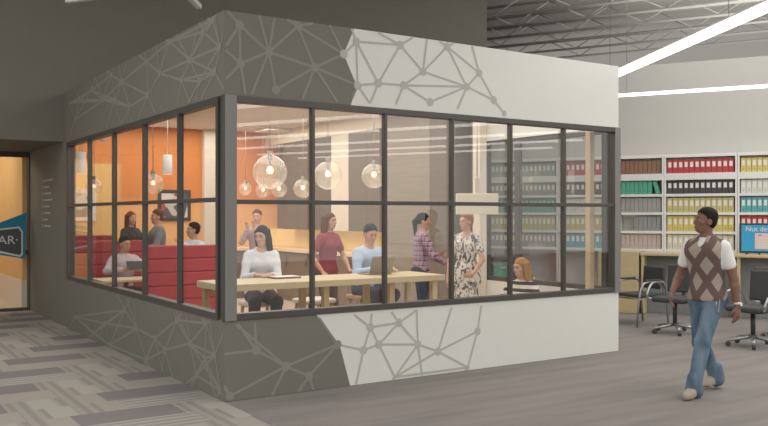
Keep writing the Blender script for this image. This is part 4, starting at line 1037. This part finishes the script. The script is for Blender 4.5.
imL = ang_of(-RT); imR = ang_of(RT)
DARKT = cloth('charcoal', (62, 58, 60)); 
# --- the walking man
wl_ = W(707, 7.92); hdg = math.atan2(-.12, -1.0)
man, R_ = person('walking man in brown argyle knit vest, white tee and blue jeans', (wl_.x, wl_.y, 0), hdg, (112, 78, 62), 'black', 'short', cloth('white_tee', (222, 220, 216), .02), jeans(), H=1.78, lean=(0, .02), hyaw=-.62, hpitch=.10,
    wr=[(-.27, -.06, .81), (.22, .23, .95)], pole=((-.45, -.9, -.2), (.5, -.9, -.2)), hd=((-.02, .12, -1), (.1, .30, -.9)), ht=((.25, .9, .1), (-.45, .7, .3)), curl=(.55, .7),
    hipz=.925, ank=[(-.03, .285, .088), (.05, -.26, .12)], kpole=((-.08, 1, .05), (.08, 1, .1)), toe=[(-.15, 1, 0), (.25, 1, -.06)], sleeve='short', vox=.006, shoe=cloth('tan_canvas', (150, 138, 124)), topname='tee_shirt', botname='jeans', flare=.016, vest=argyle(), hem=.87)
# watch on his left wrist
w_ = R_['WR'][0]; e_ = R_['EL'][0]; d_ = unit(e_-w_); b = MB(); c_ = V(w_+d_*.02)
b.tube([c_, c_+V(d_)*.022], .034, mat('watch_steel', (206, 204, 200), .3, .5), 18); b.tube([c_+V((-.033, 0, .006)), c_+V((-.041, 0, .006))], .017, M['pwhite'], 14)
b.build('wrist_watch', man)
b = MB(); hp_ = R_['hip']; pts = []
for i in range(9):
    q = i/8; pts.append(V((-.165+0*(.075*q*0+.012*math.sin(q*3)), .075+.06*q-.0*q, hp_[2]-.03-.19*math.sin(q*math.pi)*.6-.02*q)))
b.tube(pts, .0045, M['chrome'], 6); b.build('key_chain', man)
# --- people at the bar table
fy = -math.pi/2
LEG = [(-.12, .22, .30), (.12, .22, .30)]
person('seated woman in white blouse with long dark hair at the bar table', (1.36, 2.14, 0), fy-.30, (206, 158, 132), 'black', 'long', cloth('white_blouse', (222, 224, 230), .03), DARKT, sex='f', sit=.64, lean=(0, .12), hyaw=-.62, hpitch=-.22,
    wr=[(-.06, .44, .985), (.12, .42, .985)], pole=((-.6, -.6, -1), (.6, -.6, -1)), hd=((.8, .5, 0), (-.9, .3, 0)), ht=((0, -.8, .2), (0, -.8, .2)), curl=(.2, .2), ank=LEG, shoe=DARKT, topname='blouse', neck_v=.6)
mn, R2 = person('seated man in pale blue shirt typing on a laptop', (2.84, 2.14, 0), fy+.1, (196, 146, 118), 'black', 'short', cloth('pale_blue_shirt', (178, 196, 222), .03), cloth('navy', (70, 74, 92)), sit=.64, lean=(0, .13), hyaw=-.12, hpitch=-.30,
    wr=[(-.06, .46, .995), (.20, .42, .995)], pole=((-.6, -.5, -1), (.6, -.5, -1)), hd=((.3, .9, 0), (-.1, 1, 0)), ht=((.9, 0, .2), (-.9, 0, .2)), curl=(.25, .25), ank=LEG, shoe=DARKT, neck_v=.5)
p = W(327, 11.25)
person('standing woman in maroon tee with brown hair leaning on the bar table', (p.x, p.y, 0), toCam+.9, (200, 148, 120), 'brown', 'bob', cloth('maroon_tee', (140, 56, 66), .05), cloth('dark_brown', (84, 70, 66)), H=1.68, sex='f', lean=(.05, .10), hyaw=.15, hpitch=-.05,
    wr=[(-.14, .30, 1.0), (.26, .16, .98)], pole=((-.8, -.6, -.2), (.8, -.6, -.2)), hd=((.1, .9, -.3), (.1, .7, -.6)), ht=((.9, .2, .1), (-.9, .3, .1)), sleeve='short', shoe=DARKT, topname='tee_shirt')
p = W(421, 11.3)
person('woman in plaid shirt with dark ponytail gesturing with both hands', (p.x, p.y, 0), imR+.12, (184, 132, 106), 'black', 'ponytail', plaid(), cloth('dark_jeans', (58, 62, 76)), H=1.66, sex='f', lean=(0, .03), hyaw=-.15,
    wr=[(-.10, .30, 1.20), (.12, .34, 1.10)], pole=((-1, -.5, -.6), (1, -.5, -.6)), hd=((.15, .6, .7), (-.1, .9, .3)), ht=((.7, -.5, .5), (-.5, .1, .9)), curl=(.35, .35), shoe=DARKT)
p = W(466.5, 10.8)
person('woman with short ginger hair in black and white patterned dress', (p.x, p.y, 0), toCam-.45, (206, 156, 128), 'ginger', 'short', blot(), DARKT, H=1.65, sex='f', hyaw=-.55, hpitch=-.05,
    wr=[(-.17, .22, 1.0), (.25, .10, .86)], pole=((-.9, -.6, -.3), (.9, -.6, -.3)), hd=((.7, .6, -.2), None), ht=((.3, .4, .8), (-.3, .9, .1)), sleeve='short', shoe=DARKT, dress=True, topname='dress', neck_v=.7)
p = W(526, 10.5)
person('seated person with blonde hair and black and white striped top near the right glazing', (p.x, p.y, 0), toCam-.75, (206, 160, 136), 'blonde', 'bob', stripes(), DARKT, sex='f', sit=.24, lean=(0, .16), hyaw=-.25, hpitch=-.12,
    wr=[(-.15, .35, .45), (.15, .35, .45)], pole=((-1, -.3, -.4), (1, -.3, -.4)), ank=[(-.12, .5, .09), (.12, .5, .09)], sleeve='long', shoe=DARKT)
st_ = MB(); X = frame(526, 10.5, toCam-.75+math.pi/2) ; st_.box((-.26, -.24, .05), (.26, .26, .21), M['black'], .04, X, 3); st_.box((-.24, -.22, 0), (.24, .24, .05), M['woodD'], 0, X); tag(st_.build('low_ottoman'), 'low black ottoman under the person in the striped top', 'ottoman')
# --- people seen through the left glazing
ps = person('seated man in mauve grey shirt reading a tablet in the booth', (.81, 5.92, 0), fy+.2, (190, 138, 112), 'black', 'short', cloth('mauve_shirt', (186, 172, 178), .04), DARKT, sit=.445, lean=(0, .10), hyaw=.15, hpitch=-.22,
    wr=[(-.03, .42, .86), (.18, .40, .86)], pole=((-1, .0, -.5), (1, .0, -.5)), hd=((.6, .8, .1), (-.5, .8, .1)), ht=((.3, .3, .9), (-.3, .3, .9)), shoe=DARKT, ank=[(-.12, .42, .09), (.12, .42, .09)], vox=.010)
p = W(130.5, 14.5)
person('standing woman with long auburn hair in black top by the booths', (p.x, p.y, 0), imR-.5, (206, 158, 132), 'red', 'long', cloth('black_top', (56, 52, 54), .05), DARKT, H=1.73, sex='f', hyaw=-.2, wr=[(-.08, .28, 1.18), (.12, .30, 1.12)], pole=((-1, -.4, -.5), (1, -.4, -.5)), shoe=DARKT, vox=.012)
p = W(158, 14.0)
person('standing man in grey jacket seen from the side beyond the red booth', (p.x, p.y, 0), imL+.5, (190, 142, 116), 'brown', 'short', cloth('grey_jacket', (112, 110, 116), .05), DARKT, H=1.79, hyaw=0, wr=[(-.12, .30, 1.1), (.16, .30, 1.05)], pole=((-1, -.4, -.5), (1, -.4, -.5)), shoe=DARKT, vox=.012, topname='jacket')
p = W(194, 13.4)
person('dark haired man in light blue shirt seated beyond the red booth', (p.x, p.y, 0), toCam-.7, (180, 130, 104), 'black', 'short', cloth('light_blue_shirt', (176, 190, 206), .04), DARKT, sit=.64, hyaw=-.5, wr=[(-.16, .34, 1.22), (.2, .32, 1.0)], pole=((-1, -.2, -.5), (1, -.2, -.5)), ank=LEG, shoe=DARKT, vox=.012)
so = s0.location.copy(); dup(s0, (p.x, p.y, 0), toCam-.7+math.pi/2, 'bar stool under the man in the light blue shirt')
p = W(257.5, 15.4)
person('standing man in grey shirt raising both hands before the orange wall', (p.x, p.y, 0), toCam-.3, (206, 156, 124), 'brown', 'short', cloth('warm_grey_shirt', (166, 148, 146), .05), DARKT, H=1.80, hyaw=.2, hpitch=-.1, wr=[(-.06, .22, 1.42), (.10, .22, 1.40)], pole=((-.5, -.1, -1), (.5, -.1, -1)), hd=((.1, .3, .9), (-.1, .3, .9)), ht=((.9, .2, 0), (-.9, .2, 0)), shoe=DARKT, vox=.012)
# --- things in hands / on tables
lt = thing('laptop', 'silver grey laptop open on the bar table before the man in pale blue', 'laptop', (onY(374, 278, 1.52).x, 1.50, TZ+.001), math.radians(4))
b = MB(); b.box((-.17, -.11, 0), (.17, .12, .016), M['laptop'], .004); kb = b.build('base', lt)
b = MB(); b.box((-.15, .02, .0165), (.15, .105, .0185), M['blackp']); b.build('keyboard', kb)
b = MB(); X = Matrix.Translation((0, -.11, .016)) @ Matrix.Rotation(math.radians(18), 4, 'X'); b.box((-.17, -.008, 0), (.17, 0, .22), M['laptop'], .003, X); b.box((-.155, .0005, .015), (.155, .002, .21), M['screen'], 0, X); b.build('lid', lt)
tb = MB(); X = Matrix.Translation((.86, 5.42, .92)) @ Matrix.Rotation(math.radians(-8), 4, 'Z') @ Matrix.Rotation(math.radians(-50), 4, 'X'); tb.box((-.13, -.008, -.09), (.13, .0, .09), M['blackp'], .004, X); tb.box((-.115, .0005, -.075), (.115, .002, .075), M['screen'], 0, X); tag(tb.build('tablet'), 'dark tablet held by the seated man in the booth', 'tablet')
nb_ = MB(); nb_.box((-.16, -.11, 0), (.16, .11, .018), cloth('notebook_cover', (120, 104, 112)), .003); nb_.box((-.15, -.105, .0181), (.15, .105, .022), M['pwhite']); o = nb_.build('notebook'); o.location = (1.36, 1.52, TZ+.001); tag(o, 'notebook lying open before the woman in white blouse', 'notebook')
# ------------------------------------------------------------------ light
def area(name, loc, size, power, color=(1, 1, 1), rot=(0, 0, 0)):
    l = bpy.data.lights.new(name, 'AREA'); l.shape = 'RECTANGLE'; l.size, l.size_y = size; l.energy = power; l.color = color
    o = bpy.data.objects.new(name, l); C.objects.link(o); o.location = loc; o.rotation_euler = rot; return o
area('room_light', (1.6, 3.2, 3.36), (2.6, 5), 110, (1, .93, .84)); area('room_light', (3.4, 5.2, 3.36), (2, 6), 115, (1, .93, .84)); area('room_light', (3.0, 1.3, 3.36), (3.6, 1.2), 50, (1, .94, .86)); area('room_light', (2.2, 8.2, 3.36), (4, 1.2), 90, (1, .92, .80))  # the last one is added to brighten the orange back wall
area('corridor_light', (-1.6, 10.4, 3.2), (2.4, 2), 60, (1, .88, .72))
area('hall_fill', (9, -4, 6.2), (10, 8), 700, (1, .98, .95)); area('hall_fill', (1, -11, 6.2), (14, 6), 700, (1, .98, .95)); area('hall_fill', (-6, -3, 6.2), (5, 14), 600, (1, .98, .95))  # added soft fills out of view; the last lifts the dark left side
area('hall_fill', (9.3, 0, 6.2), (5, 5), 230, (1, .98, .95))
area('hall_fill', (11, 1.0, 4.45), (5, 6), 220, (1, .98, .95), (math.pi, 0, 0)); area('hall_fill', (18, 8, 4.6), (10, 10), 170, (1, .98, .95), (math.pi, 0, 0))  # added up-facing fills that brighten the deck and joists
w = bpy.data.worlds.new('World'); bpy.context.scene.world = w; w.use_nodes = True
w.node_tree.nodes['Background'].inputs[0].default_value = (.80, .79, .76, 1); w.node_tree.nodes['Background'].inputs[1].default_value = 1.0
# ------------------------------------------------------------------ camera
cam = bpy.data.cameras.new('camera'); co = bpy.data.objects.new('camera', cam); C.objects.link(co); bpy.context.scene.camera = co
cam.sensor_width = 36; cam.lens = F/768*36; cam.shift_y = (HY-213)/768
co.location = CAM; co.rotation_euler = (math.pi/2, 0, TH-math.pi/2); cam.clip_end = 200
vs = bpy.context.scene.view_settings; vs.view_transform = 'Standard'; vs.look = 'None'; vs.exposure = -.05; vs.gamma = 1.22
